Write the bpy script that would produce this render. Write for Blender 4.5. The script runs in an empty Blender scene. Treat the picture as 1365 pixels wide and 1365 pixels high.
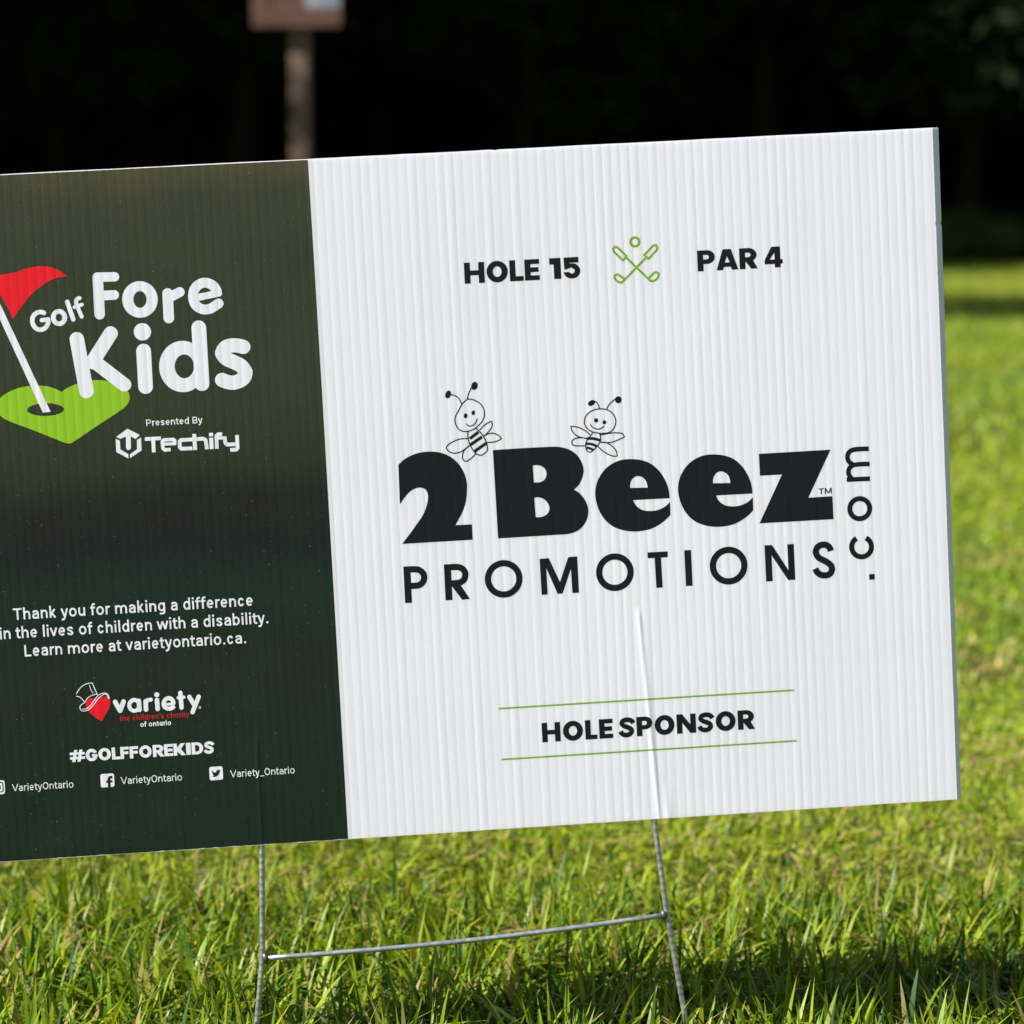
import bpy, math, random
import numpy as np
from mathutils import Vector, Euler, Matrix
from mathutils.geometry import delaunay_2d_cdt

scene = bpy.context.scene
C = scene.collection
R = math.radians

# ------------------------------------------------------------------ camera
EYE = 0.585                                    # lens height above the lawn
cam_data = bpy.data.cameras.new('camera')
cam = bpy.data.objects.new('camera', cam_data); C.objects.link(cam)
cam.location = (0, 0, EYE)
cam.rotation_euler = (R(90) - math.atan2(377.5, 3700), 0, 0)
cam_data.sensor_fit = 'HORIZONTAL'; cam_data.sensor_width = 24.0; cam_data.sensor_height = 24.0
cam_data.lens = 3700 / 1365 * 24.0
cam_data.clip_start = 0.05; cam_data.clip_end = 900
cam_data.dof.use_dof = True
cam_data.dof.focus_distance = 1.875
cam_data.dof.aperture_fstop = 5.0
cam_data.dof.aperture_blades = 9
scene.camera = cam

# ------------------------------------------------------------------ sky, sun, exposure
TO_SUN = Vector((-1.02, -0.41, 1.0)).normalized()
elev = math.asin(TO_SUN.z)
world = bpy.data.worlds.new('World'); scene.world = world
world.use_nodes = True
wn = world.node_tree; wn.nodes.clear()
sky = wn.nodes.new('ShaderNodeTexSky'); sky.sky_type = 'NISHITA'; sky.sun_disc = False
sky.sun_elevation = elev
sky.sun_rotation = math.atan2(TO_SUN.x, TO_SUN.y)
bg = wn.nodes.new('ShaderNodeBackground'); bg.inputs[1].default_value = 0.042
wo = wn.nodes.new('ShaderNodeOutputWorld')
wn.links.new(sky.outputs[0], bg.inputs[0]); wn.links.new(bg.outputs[0], wo.inputs[0])
sun_data = bpy.data.lights.new('sun', 'SUN'); sun = bpy.data.objects.new('sun', sun_data); C.objects.link(sun)
sun_data.energy = 4.0; sun_data.angle = R(0.53); sun_data.color = (1.0, 0.965, 0.92)
sun.rotation_euler = (-TO_SUN).to_track_quat('-Z', 'Y').to_euler()
sun.location = (-20, -6, 12)
scene.view_settings.view_transform = 'Standard'; scene.view_settings.look = 'None'
scene.view_settings.exposure = 1.3; scene.view_settings.gamma = 1.0
scene.view_settings.use_curve_mapping = False
scene.cycles.max_bounces = 8; scene.cycles.transmission_bounces = 4; scene.cycles.diffuse_bounces = 3
scene.cycles.use_denoising = True

# ------------------------------------------------------------------ helpers
def tag(o, label=None, cat=None, group=None, kind=None):
    if label: o['label'] = label
    if cat: o['category'] = cat
    if group: o['group'] = group
    if kind: o['kind'] = kind
    return o
def empty(name, loc, rot=(0, 0, 0)):
    o = bpy.data.objects.new(name, None); C.objects.link(o)
    o.location = loc; o.rotation_euler = rot; o.empty_display_size = 0.1
    return o
def link(name, me, mat=None, parent=None, loc=(0, 0, 0)):
    o = bpy.data.objects.new(name, me); C.objects.link(o); o.location = loc
    if mat: me.materials.append(mat)
    if parent: o.parent = parent
    return o
def np_mesh(name, verts, tris=None, quads=None, smooth=False):
    """mesh straight from arrays"""
    me = bpy.data.meshes.new(name)
    verts = np.asarray(verts, np.float32)
    me.vertices.add(len(verts)); me.vertices.foreach_set('co', verts.ravel())
    loops = []; starts = []; n = 0
    for f, k in ((tris, 3), (quads, 4)):
        if f is None or len(f) == 0: continue
        f = np.asarray(f, np.int32)
        loops.append(f.ravel()); starts.append(n + np.arange(len(f), dtype=np.int32) * k); n += f.size
    loops = np.concatenate(loops); starts = np.concatenate(starts)
    me.loops.add(len(loops)); me.loops.foreach_set('vertex_index', loops)
    me.polygons.add(len(starts)); me.polygons.foreach_set('loop_start', starts)
    me.update(calc_edges=True)
    if smooth: me.polygons.foreach_set('use_smooth', np.ones(len(starts), bool))
    me.validate()
    return me
class MB:
    def __init__(s): s.v = []; s.f = []
    def box(s, x0, x1, y0, y1, z0, z1):
        n = len(s.v)
        s.v += [(x, y, z) for z in (z0, z1) for y in (y0, y1) for x in (x0, x1)]
        s.f += [[n+a for a in q] for q in ((0,2,3,1),(4,5,7,6),(0,1,5,4),(2,6,7,3),(0,4,6,2),(1,3,7,5))]
    def tube(s, pts, radii, seg=12, caps=True):
        n0 = len(s.v); pts = [Vector(p) for p in pts]
        if not hasattr(radii, '__len__'): radii = [radii] * len(pts)
        up = None
        for i, p in enumerate(pts):
            t = (pts[min(i+1, len(pts)-1)] - pts[max(i-1, 0)]).normalized()
            if up is None:
                up = Vector((0, 1, 0)) if abs(t.y) < 0.9 else Vector((1, 0, 0))
            a = (up - t * up.dot(t)).normalized(); b = t.cross(a); up = a
            for k in range(seg):
                w = 2 * math.pi * k / seg
                s.v.append(tuple(p + (a * math.cos(w) + b * math.sin(w)) * radii[i]))
        for i in range(len(pts) - 1):
            for k in range(seg):
                k2 = (k + 1) % seg
                s.f.append([n0+i*seg+k, n0+i*seg+k2, n0+(i+1)*seg+k2, n0+(i+1)*seg+k])
        if caps:
            s.f.append([n0 + k for k in range(seg)][::-1])
            m = n0 + (len(pts) - 1) * seg
            s.f.append([m + k for k in range(seg)])
    def mesh(s, name, smooth=False):
        me = bpy.data.meshes.new(name); me.from_pydata(s.v, [], s.f); me.update()
        if smooth:
            for p in me.polygons: p.use_smooth = True
        return me
def bevel(o, w, seg=2):
    m = o.modifiers.new('bevel', 'BEVEL'); m.width = w; m.segments = seg; m.limit_method = 'ANGLE'
class NT:
    """small node-building shorthand"""
    def __init__(s, tree): s.t = tree; s.n = tree.nodes; s.l = tree.links
    def new(s, typ, **kw):
        n = s.n.new(typ)
        for k, v in kw.items(): setattr(n, k, v)
        return n
    def put(s, sock, val):
        if isinstance(val, bpy.types.NodeSocket): s.l.new(val, sock)
        else: sock.default_value = val
    def math(s, op, a, b=0.0, c=0.0, clamp=False):
        n = s.new('ShaderNodeMath', operation=op, use_clamp=clamp)
        s.put(n.inputs[0], a); s.put(n.inputs[1], b); s.put(n.inputs[2], c)
        return n.outputs[0]
    def noise(s, vec, scale, detail=2.0, rough=0.5):
        n = s.new('ShaderNodeTexNoise'); s.put(n.inputs['Vector'], vec)
        n.inputs['Scale'].default_value = scale; n.inputs['Detail'].default_value = detail
        n.inputs['Roughness'].default_value = rough
        return n
    def ramp(s, fac, stops, mode='LINEAR'):
        n = s.new('ShaderNodeValToRGB'); n.color_ramp.interpolation = mode
        els = n.color_ramp.elements
        while len(els) < len(stops): els.new(0.5)
        for e, (p, c) in zip(els, stops):
            e.position = p; e.color = (*c, 1) if len(c) == 3 else c
        s.put(n.inputs[0], fac)
        return n.outputs[0]
    def mix(s, fac, a, b, blend='MIX'):
        n = s.new('ShaderNodeMix', data_type='RGBA', blend_type=blend)
        s.put(n.inputs[0], fac); s.put(n.inputs[6], a); s.put(n.inputs[7], b)
        return n.outputs[2]
def material(name, rough=0.6, spec=0.4, metal=0.0):
    m = bpy.data.materials.new(name); m.use_nodes = True
    t = NT(m.node_tree); b = m.node_tree.nodes['Principled BSDF']
    b.inputs['Roughness'].default_value = rough
    b.inputs['Specular IOR Level'].default_value = spec
    b.inputs['Metallic'].default_value = metal
    return m, t, b
def c4(r, g, b): return (r, g, b, 1.0)

# ------------------------------------------------------------------ ground
rng = np.random.default_rng(7)
gm, t, b = material('soil_and_turf', 0.95, 0.1)
tc = t.new('ShaderNodeTexCoord')
n1 = t.noise(tc.outputs['Object'], 1.3, 5, 0.6); n2 = t.noise(tc.outputs['Object'], 60, 4, 0.7)
col = t.ramp(n1.outputs['Fac'], [(0.3, (0.055, 0.075, 0.010)), (0.5, (0.085, 0.092, 0.014)), (0.7, (0.13, 0.105, 0.032))])
col = t.mix(t.math('MULTIPLY', n2.outputs['Fac'], 0.40), col, c4(0.055, 0.045, 0.018))
t.put(b.inputs['Base Color'], col)
bp = t.new('ShaderNodeBump'); bp.inputs['Strength'].default_value = 0.8; bp.inputs['Distance'].default_value = 0.01
t.put(bp.inputs['Height'], n2.outputs['Fac']); t.put(b.inputs['Normal'], bp.outputs[0])
gv = [(x, y, 0) for y in (-200, 0, 20, 60, 400) for x in (-300, -20, 0, 20, 300)]
gq = [(i*5+j, i*5+j+1, (i+1)*5+j+1, (i+1)*5+j) for i in range(4) for j in range(4)]
tag(link('ground', np_mesh('ground', gv, quads=gq), gm), kind='structure')

# dead leaves and shaded earth under the wood
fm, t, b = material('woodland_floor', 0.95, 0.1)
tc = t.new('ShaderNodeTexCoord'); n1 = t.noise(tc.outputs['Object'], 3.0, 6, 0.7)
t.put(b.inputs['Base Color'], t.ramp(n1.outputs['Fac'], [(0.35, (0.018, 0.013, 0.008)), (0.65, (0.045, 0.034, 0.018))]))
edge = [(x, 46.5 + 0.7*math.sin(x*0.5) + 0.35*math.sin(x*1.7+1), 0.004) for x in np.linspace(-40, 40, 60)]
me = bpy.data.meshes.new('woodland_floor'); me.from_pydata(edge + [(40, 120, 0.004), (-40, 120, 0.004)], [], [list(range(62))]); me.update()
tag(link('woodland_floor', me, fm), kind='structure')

# ------------------------------------------------------------------ grass: one sheet of individual blades
def lawn_noise(x, y, s, seed):
    r = np.random.default_rng(seed); out = 0
    for k in range(5):
        a = r.uniform(0, 6.28); f = s * r.uniform(0.6, 1.8)
        out = out + np.sin((x*np.cos(a) + y*np.sin(a)) * f + r.uniform(0, 6.28))
    return out / 5
def blades(n, xy, length, width, segs, lying, seed, az0=None):
    g = np.random.default_rng(seed)
    x, y = xy
    L = length * g.uniform(0.45, 1.25, n); Wd = width * g.uniform(0.6, 1.3, n)
    az = g.uniform(0, 2*np.pi, n) if az0 is None else az0 + g.normal(0, 0.7, n)
    lean = np.abs(g.normal(0.30, 0.30, n)); bend = np.abs(g.normal(0.75, 0.5, n))
    lie = g.uniform(0, 1, n) < lying
    lean = np.where(lie, g.uniform(1.2, 1.5, n), lean); bend = np.where(lie, g.uniform(-0.2, 0.3, n), bend)
    z0 = np.where(lie, g.uniform(0.004, 0.030, n), -0.003)
    side = np.stack([-np.sin(az), np.cos(az), 0*az], 1)
    tw = g.normal(0, 0.5, n)
    rows = segs + 1
    P = np.stack([x, y, z0], 1); V = np.zeros((n, rows*2 - 1, 3), np.float32)
    ang = lean.copy()
    for k in range(rows):
        f = k / segs
        w = Wd * (1 - f**2.2) * (0.75 + 0.5*min(f*2, 1)*0.5)
        sd = side * np.cos(tw*f)[:, None] + np.array([0, 0, 1.0])*np.sin(tw*f)[:, None]*0.6
        if k < segs:
            V[:, 2*k] = P - sd*w[:, None]/2; V[:, 2*k+1] = P + sd*w[:, None]/2
        else: V[:, 2*k] = P
        d = np.stack([np.cos(az)*np.sin(ang), np.sin(az)*np.sin(ang), np.cos(ang)], 1)
        P = P + d * (L/segs)[:, None]
        P[:, 2] = np.maximum(P[:, 2], 0.002)
        ang = ang + bend/segs
    # tints: fresh green, yellow green, straw
    u = g.uniform(0, 1, n); patch = lawn_noise(x, y, 2.2, 3) + 0.6*lawn_noise(x, y, 0.7, 4)
    fresh = np.array([0.064, 0.125, 0.005]); lime = np.array([0.180, 0.205, 0.009]); straw = np.array([0.24, 0.19, 0.065]); deep = np.array([0.026, 0.068, 0.006])
    m = np.clip(np.where(y < 2.3, 0.34, 0.52) + 0.5*patch + g.normal(0, 0.30, n), 0, 1)[:, None]
    col = fresh*(1-m) + lime*m
    col = np.where((u < 0.20)[:, None], deep, col)
    far = np.clip((y - 2.3)*1.5, 0, 1); spot = np.clip(lawn_noise(x, y, 7.0, 8)*1.6 + lawn_noise(x, y, 1.6, 9)*0.9 - 0.5, 0, 1)
    sf = (g.uniform(0, 1, n) < 0.62*spot*far) | (u > 0.955 - 0.07*np.clip(patch, -0.5, 1)) | (lie & (g.uniform(0, 1, n) < 0.22))
    col = np.where(sf[:, None], straw*g.uniform(0.5, 1.1, n)[:, None], col)
    col = col * (1.5 + 0.75*far)[:, None] * (1 + g.uniform(-0.25, 0.25, n)*(1 - 0.6*far))[:, None]
    nv = rows*2 - 1
    base = (np.arange(n)*nv)[:, None]
    q = np.array([[2*k, 2*k+1, 2*k+3, 2*k+2] for k in range(segs-1)], np.int32).reshape(-1, 4)
    Q = (base[:, :, None] + q[None]).reshape(-1, 4) if len(q) else np.zeros((0, 4), np.int32)
    T = base + np.array([[2*segs-2, 2*segs-1, 2*segs]])
    return V.reshape(-1, 3), T, Q, np.repeat(col, nv, 0)
def scatter(n, y0, y1, half, seed, tuft=0):
    g = np.random.default_rng(seed)
    if tuft:                                    # blades grouped in tufts, splaying out from the middle
        m = n//tuft
        cx, cy = scatter(m, y0, y1, half, seed + 500)
        sz = g.uniform(0.004, 0.013, m)
        r_ = np.repeat(sz, tuft)*np.abs(g.normal(0, 1, m*tuft)); a_ = g.uniform(0, 2*np.pi, m*tuft)
        return np.repeat(cx, tuft) + r_*np.cos(a_), np.repeat(cy, tuft) + r_*np.sin(a_), a_ + np.repeat(g.normal(0, 0.3, m), tuft)
    y = g.uniform(y0, y1, n*2); x = g.uniform(-1, 1, n*2) * (half(y1) + 0.01)
    k = np.abs(x) < half(y)
    x, y = x[k], y[k]
    return x[:n], y[:n]
zones = [  # count, near, far, half width, length, width, segments, lying
    (9000, 0.7, 1.5, lambda y: 0.9 + 0*y, 0.050, 0.0034, 3, 0.15),
    (33000, 1.5, 2.28, lambda y: 0.34 + 0.25*y, 0.064, 0.0048, 4, 0.16),
    (900, 2.25, 2.75, lambda y: 0.34 + 0.25*y, 0.050, 0.0040, 4, 0.1),
    (118000, 2.2, 3.4, lambda y: 0.34 + 0.25*y, 0.021, 0.0030, 2, 0.25),
    (120000, 3.4, 7.0, lambda y: 0.6 + 0.25*y, 0.022, 0.0050, 2, 0.15),
    (130000, 7.0, 19.0, lambda y: 1.2 + 0.24*y, 0.036, 0.0090, 2, 0.12),
    (90000, 19.0, 46.5, lambda y: 2.0 + 0.24*y, 0.050, 0.016, 2, 0.15),
    (60000, 0.5, 7.0, lambda y: 4.5 + 0*y, 0.034, 0.0075, 2, 0.15),
    (110000, 4.0, 46.5, lambda y: 22 + 0*y, 0.042, 0.026, 1, 0.05)]
Vs, Ts, Qs, Cs, nn = [], [], [], [], 0
for k, (n, y0, y1, hf, ln, wd, sg, ly) in enumerate(zones):
    xy = scatter(n, y0, y1, hf, 20 + k, 9 if k == 1 else 0)
    if k >= len(zones) - 2:                     # the wider lawn, outside the finely built strip
        out_ = np.abs(xy[0]) > 0.30 + 0.235*xy[1]; xy = (xy[0][out_], xy[1][out_])
    v, tt, q, c = blades(len(xy[0]), xy[:2], ln, wd, sg, ly, 40 + k, xy[2] if len(xy) > 2 else None)
    Vs.append(v); Ts.append(tt + nn); Qs.append(q + nn); Cs.append(c); nn += len(v)
me = np_mesh('lawn_grass', np.concatenate(Vs), np.concatenate(Ts), np.concatenate(Qs), smooth=True)
at = me.attributes.new('tint', 'FLOAT_COLOR', 'POINT')
cc = np.concatenate(Cs); at.data.foreach_set('color', np.concatenate([cc, np.ones((len(cc), 1))], 1).astype(np.float32).ravel())
lm = bpy.data.materials.new('grass_blade'); lm.use_nodes = True
t = NT(lm.node_tree); b = lm.node_tree.nodes['Principled BSDF']; mo = lm.node_tree.nodes['Material Output']
a = t.new('ShaderNodeAttribute', attribute_name='tint')
t.put(b.inputs['Base Color'], a.outputs['Color']); b.inputs['Roughness'].default_value = 0.45; b.inputs['Specular IOR Level'].default_value = 0.24
tr = t.new('ShaderNodeBsdfTranslucent'); t.put(tr.inputs['Color'], t.mix(1.0, a.outputs['Color'], c4(1.6, 1.5, 0.5), 'MULTIPLY'))
ms = t.new('ShaderNodeMixShader'); ms.inputs[0].default_value = 0.24
t.put(ms.inputs[1], b.outputs[0]); t.put(ms.inputs[2], tr.outputs[0]); t.put(mo.inputs[0], ms.outputs[0])
tag(link('lawn_grass', me, lm), 'short mown green lawn grass with pale clippings around the yard sign', 'grass', kind='stuff')

# ------------------------------------------------------------------ trees
def leaf_material(name, c, trans=0.25):
    m = bpy.data.materials.new(name); m.use_nodes = True
    t = NT(m.node_tree); b = m.node_tree.nodes['Principled BSDF']; mo = m.node_tree.nodes['Material Output']
    g = t.new('ShaderNodeNewGeometry')
    col = t.mix(g.outputs['Random Per Island'], c4(*[x*0.6 for x in c]), c4(*[x*1.4 for x in c]))
    t.put(b.inputs['Base Color'], col); b.inputs['Roughness'].default_value = 0.55; b.inputs['Specular IOR Level'].default_value = 0.07
    tr = t.new('ShaderNodeBsdfTranslucent'); t.put(tr.inputs['Color'], col)
    ms = t.new('ShaderNodeMixShader'); ms.inputs[0].default_value = trans
    t.put(ms.inputs[1], b.outputs[0]); t.put(ms.inputs[2], tr.outputs[0]); t.put(mo.inputs[0], ms.outputs[0])
    return m
bark, t, b = material('bark', 0.9, 0.15)
tc = t.new('ShaderNodeTexCoord'); mp = t.new('ShaderNodeMapping'); mp.inputs['Scale'].default_value = (9, 9, 1.6)
t.put(mp.inputs[0], tc.outputs['Object']); n1 = t.noise(mp.outputs[0], 2.0, 6, 0.65)
t.put(b.inputs['Base Color'], t.ramp(n1.outputs['Fac'], [(0.3, (0.012, 0.009, 0.006)), (0.7, (0.038, 0.029, 0.021))]))
bp = t.new('ShaderNodeBump'); bp.inputs['Distance'].default_value = 0.03; t.put(bp.inputs['Height'], n1.outputs['Fac']); t.put(b.inputs['Normal'], bp.outputs[0])
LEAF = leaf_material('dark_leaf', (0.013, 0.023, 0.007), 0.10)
LEAF_LIT = leaf_material('lit_shrub_leaf', (0.075, 0.135, 0.022), 0.25)  # raised leaf colour stands in for light on the shrubs at the wood's foot
def leaf_cloud(clumps, per, size, seed, flat=0.6):
    """leaf quads gathered in clumps (centre, radius)"""
    g = np.random.default_rng(seed); cs, rs = clumps
    n = len(cs) * per
    d = g.normal(0, 1, (n, 3)); d /= np.linalg.norm(d, axis=1)[:, None]
    r = g.uniform(0, 1, n)**0.45
    P = np.repeat(cs, per, 0) + d * (r * np.repeat(rs, per))[:, None] * np.array([1, 1, flat])
    a = g.normal(0, 1, (n, 3)); a /= np.linalg.norm(a, axis=1)[:, None]
    bb = np.cross(a, g.normal(0, 1, (n, 3))); bb /= np.linalg.norm(bb, axis=1)[:, None]
    s = size * g.uniform(0.6, 1.3, n)[:, None]
    V = np.stack([P - a*s, P + bb*s*0.45, P + a*s, P - bb*s*0.45], 1).reshape(-1, 3)
    return V, np.arange(n*4).reshape(-1, 4)
def crown_clumps(seed, n, zc, rx, rz, zmin):
    g = np.random.default_rng(seed)
    d = g.normal(0, 1, (n, 3)); d /= np.linalg.norm(d, axis=1)[:, None]
    r = g.uniform(0.25, 1, n)**0.5
    P = d * r[:, None] * np.array([rx, rx, rz]) + np.array([0, 0, zc])
    P[:, 2] = np.maximum(P[:, 2], zmin + g.uniform(0, 0.5, n))
    return P, g.uniform(0.6, 1.15, n) * rx * 0.34
def tree_meshes(seed, h, rx, zmin, trunk_r, nclump=100, per=90, leaf=0.17):
    g = np.random.default_rng(seed)
    cl = crown_clumps(seed, nclump, (h + zmin)/2, rx, (h - zmin)/2, zmin)
    V, Qd = leaf_cloud(cl, per, leaf, seed + 1)
    crown = np_mesh('crown', V, quads=Qd)
    mb = MB(); n = 9
    pts = [(0.12*math.sin(i*0.8 + seed), 0.12*math.cos(i*0.7 + seed), h*0.86*i/(n-1) - (0.15 if i == 0 else 0)) for i in range(n)]
    mb.tube(pts, [trunk_r*(1.35 if i == 0 else 1)*(1 - 0.8*i/(n-1)) for i in range(n)], 10)
    for k in range(9):
        c = Vector(cl[0][k]); z = min(max(zmin*0.8, c.z - 1.0), h*0.75); f = z/(h*0.86); i = int(f*(n-1))
        p = Vector(pts[i])
        mid = (p + c)/2 + Vector((0, 0, 0.3))
        mb.tube([p, mid, c], [trunk_r*0.38, trunk_r*0.22, trunk_r*0.07], 7)
    return crown, mb.mesh('trunk', True)
KINDS = [tree_meshes(s, h, rx, zm, tr) for s, h, rx, zm, tr in ((11, 11.5, 3.4, 2.0, 0.20), (23, 13.0, 3.0, 2.4, 0.26), (37, 10.0, 3.7, 1.7, 0.16))]
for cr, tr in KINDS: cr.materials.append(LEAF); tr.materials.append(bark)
def tree(kind, x, y, rz, s, name, label, group, cat='tree'):
    o = empty(name, (x, y, 0), (0, 0, rz)); o.scale = (s, s, s)
    tag(o, label, cat, group)
    cr = bpy.data.objects.new('crown', KINDS[kind][0]); C.objects.link(cr); cr.parent = o
    tr = bpy.data.objects.new('trunk', KINDS[kind][1]); C.objects.link(tr); tr.parent = o
    return o
r = random.Random(5)
for row, (y, n) in enumerate(((48.5, 13), (52.5, 13), (56.5, 13), (61.0, 13))):
    for k in range(n):
        x = -20 + 48*k/(n-1) + r.uniform(-1, 1) + (2 if row % 2 else 0)
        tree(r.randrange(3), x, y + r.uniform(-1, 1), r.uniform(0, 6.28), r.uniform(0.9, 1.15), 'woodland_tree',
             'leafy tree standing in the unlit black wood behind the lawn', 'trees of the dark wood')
# trees added out on the left to keep the wood's edge in shade
for k, (x, y) in enumerate(((-13.5, 38.5), (-14, 42.5), (-13, 46), (-16, 36.5), (-17, 41), (-19, 45), (-21, 38), (-15.5, 33.5), (-19.5, 34))):
    tree((1, 0, 1)[k % 3], x, y, k*1.3, 1.85, 'woodland_tree', 'tall tree added along the left to shade the edge of the wood', 'trees added to shade the wood edge')
# undergrowth inside the wood
def shrub_mesh(seed, rx, h, n=26, per=60, leaf=0.08):
    g = np.random.default_rng(seed)
    P = np.stack([g.uniform(-rx, rx, n), g.uniform(-rx*0.7, rx*0.7, n), g.uniform(0.1, 1, n)*h*0.8], 1)
    V, Qd = leaf_cloud((P, g.uniform(0.2, 0.36, n)*h), per, leaf, seed+1, 0.85)
    fol = np_mesh('foliage', V, quads=Qd)
    mb = MB()
    for k in range(8):
        a = P[k]; mb.tube([(a[0]*0.15, a[1]*0.15, -0.05), (a[0]*0.6, a[1]*0.6, a[2]*0.6), tuple(a)], [0.03, 0.02, 0.008], 6)
    return fol, mb.mesh('stem', True)
SH = [shrub_mesh(s, rx, h) for s, rx, h in ((51, 1.6, 2.6), (53, 1.3, 2.0))]
SHL = []
for fo, stm in SH:
    f2 = fo.copy(); f2.name = 'foliage'; f2.materials.append(LEAF_LIT); fo.materials.append(LEAF); stm.materials.append(bark); SHL.append(f2)
def shrub(x, y, rz, s, label, group=None, kind=0, light=False):
    o = empty('shrub', (x, y, 0), (0, 0, rz)); o.scale = (s, s, s); tag(o, label, 'shrub', group)
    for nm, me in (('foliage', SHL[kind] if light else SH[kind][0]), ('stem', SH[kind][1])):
        c = bpy.data.objects.new(nm, me); C.objects.link(c); c.parent = o
    return o
for row, (y, n) in enumerate(((51, 9), (58.5, 10), (64, 11))):
    for k in range(n):
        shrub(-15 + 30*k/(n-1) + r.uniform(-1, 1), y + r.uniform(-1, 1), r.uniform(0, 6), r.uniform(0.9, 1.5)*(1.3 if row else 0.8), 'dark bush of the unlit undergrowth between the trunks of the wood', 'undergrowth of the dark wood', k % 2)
g = np.random.default_rng(99)
nb_ = 2300
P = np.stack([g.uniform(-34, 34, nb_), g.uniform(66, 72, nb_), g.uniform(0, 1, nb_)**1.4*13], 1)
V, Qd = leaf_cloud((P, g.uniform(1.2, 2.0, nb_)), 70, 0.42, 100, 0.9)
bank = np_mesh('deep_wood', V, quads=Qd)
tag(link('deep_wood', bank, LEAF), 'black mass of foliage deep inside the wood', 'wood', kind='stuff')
for x_, y_, s_, lb in ((6.9, 45.4, 0.36, 'low green shrub at the wood\'s foot, close beside the sign\'s right edge'), (8.1, 45.8, 0.46, 'taller green shrub at the wood\'s foot, furthest right'),
                   (7.5, 46.6, 0.50, 'dim green shrub at the wood\'s foot between two lower ones')):
    shrub(x_, y_, x_, s_, lb, None, 1, True)
# trees out on the left of the lawn, whose shade falls across it
tree(1, -6.9, 17.0, 0.5, 1.0, 'lawn_tree', 'tall tree standing alone on the left of the lawn', None)
tree(0, -3.9, 10.8, 2.0, 0.335, 'post_shade_tree', 'young leafy tree added out of view to shade the wooden post', None)  # added outside the view so its shade darkens the lower post

# ------------------------------------------------------------------ wooden notice board on its post, far behind
wood, t, b = material('weathered_wood', 0.75, 0.2)
tc = t.new('ShaderNodeTexCoord'); mp = t.new('ShaderNodeMapping'); mp.inputs['Scale'].default_value = (30, 30, 2.5)
t.put(mp.inputs[0], tc.outputs['Object']); n1 = t.noise(mp.outputs[0], 1.5, 5, 0.6)
t.put(b.inputs['Base Color'], t.ramp(n1.outputs['Fac'], [(0.3, (0.10, 0.070, 0.048)), (0.7, (0.18, 0.130, 0.095))]))
red_wood, t, b = material('red_brown_stain', 0.6, 0.3)
tc = t.new('ShaderNodeTexCoord'); n1 = t.noise(tc.outputs['Object'], 25, 4, 0.6)
t.put(b.inputs['Base Color'], t.ramp(n1.outputs['Fac'], [(0.3, (0.075, 0.036, 0.024)), (0.7, (0.12, 0.060, 0.040))]))
pale, t, b = material('pale_notice', 0.5, 0.4)
tc = t.new('ShaderNodeTexCoord'); n1 = t.noise(tc.outputs['Object'], 9, 3, 0.5)
t.put(b.inputs['Base Color'], t.ramp(n1.outputs['Fac'], [(0.4, (0.17, 0.19, 0.24)), (0.6, (0.24, 0.26, 0.29))]))
dkw, t, b = material('dark_board', 0.7, 0.2); b.inputs['Base Color'].default_value = c4(0.06, 0.05, 0.052)
nb = empty('notice_board', (-0.905, 12.0, -0.02), (0, 0, R(-4)))
tag(nb, 'wooden board on a square post standing far behind the yard sign', 'notice board')
m = MB(); m.box(-0.039, 0.039, -0.045, 0.045, -0.25, 1.86)
o = link('post', m.mesh('post'), wood, nb); bevel(o, 0.006)
m = MB(); m.box(-0.185, 0.185, -0.075, -0.047, 1.50, 1.98)
o = link('board', m.mesh('board'), dkw, nb); bevel(o, 0.004)
m = MB(); m.box(-0.115, 0.19, -0.098, -0.0755, 1.455, 1.535); m.box(-0.115, 0.19, -0.098, -0.0755, 1.945, 2.0)
m.box(-0.19, -0.116, -0.096, -0.0757, 1.455, 2.0)
o = link('frame', m.mesh('frame'), red_wood, nb); bevel(o, 0.004)
m = MB(); m.box(0.035, 0.182, -0.092, -0.0753, 1.537, 1.80)
link('notice', m.mesh('notice'), pale, nb)
m = MB(); m.box(-0.113, 0.033, -0.090, -0.0751, 1.537, 1.72)
link('plank', m.mesh('plank'), red_wood, nb)
m = MB(); m.box(-0.24, 0.24, -0.16, 0.06, 2.0, 2.03)
o = link('roof', m.mesh('roof'), wood, nb); bevel(o, 0.004)

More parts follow.
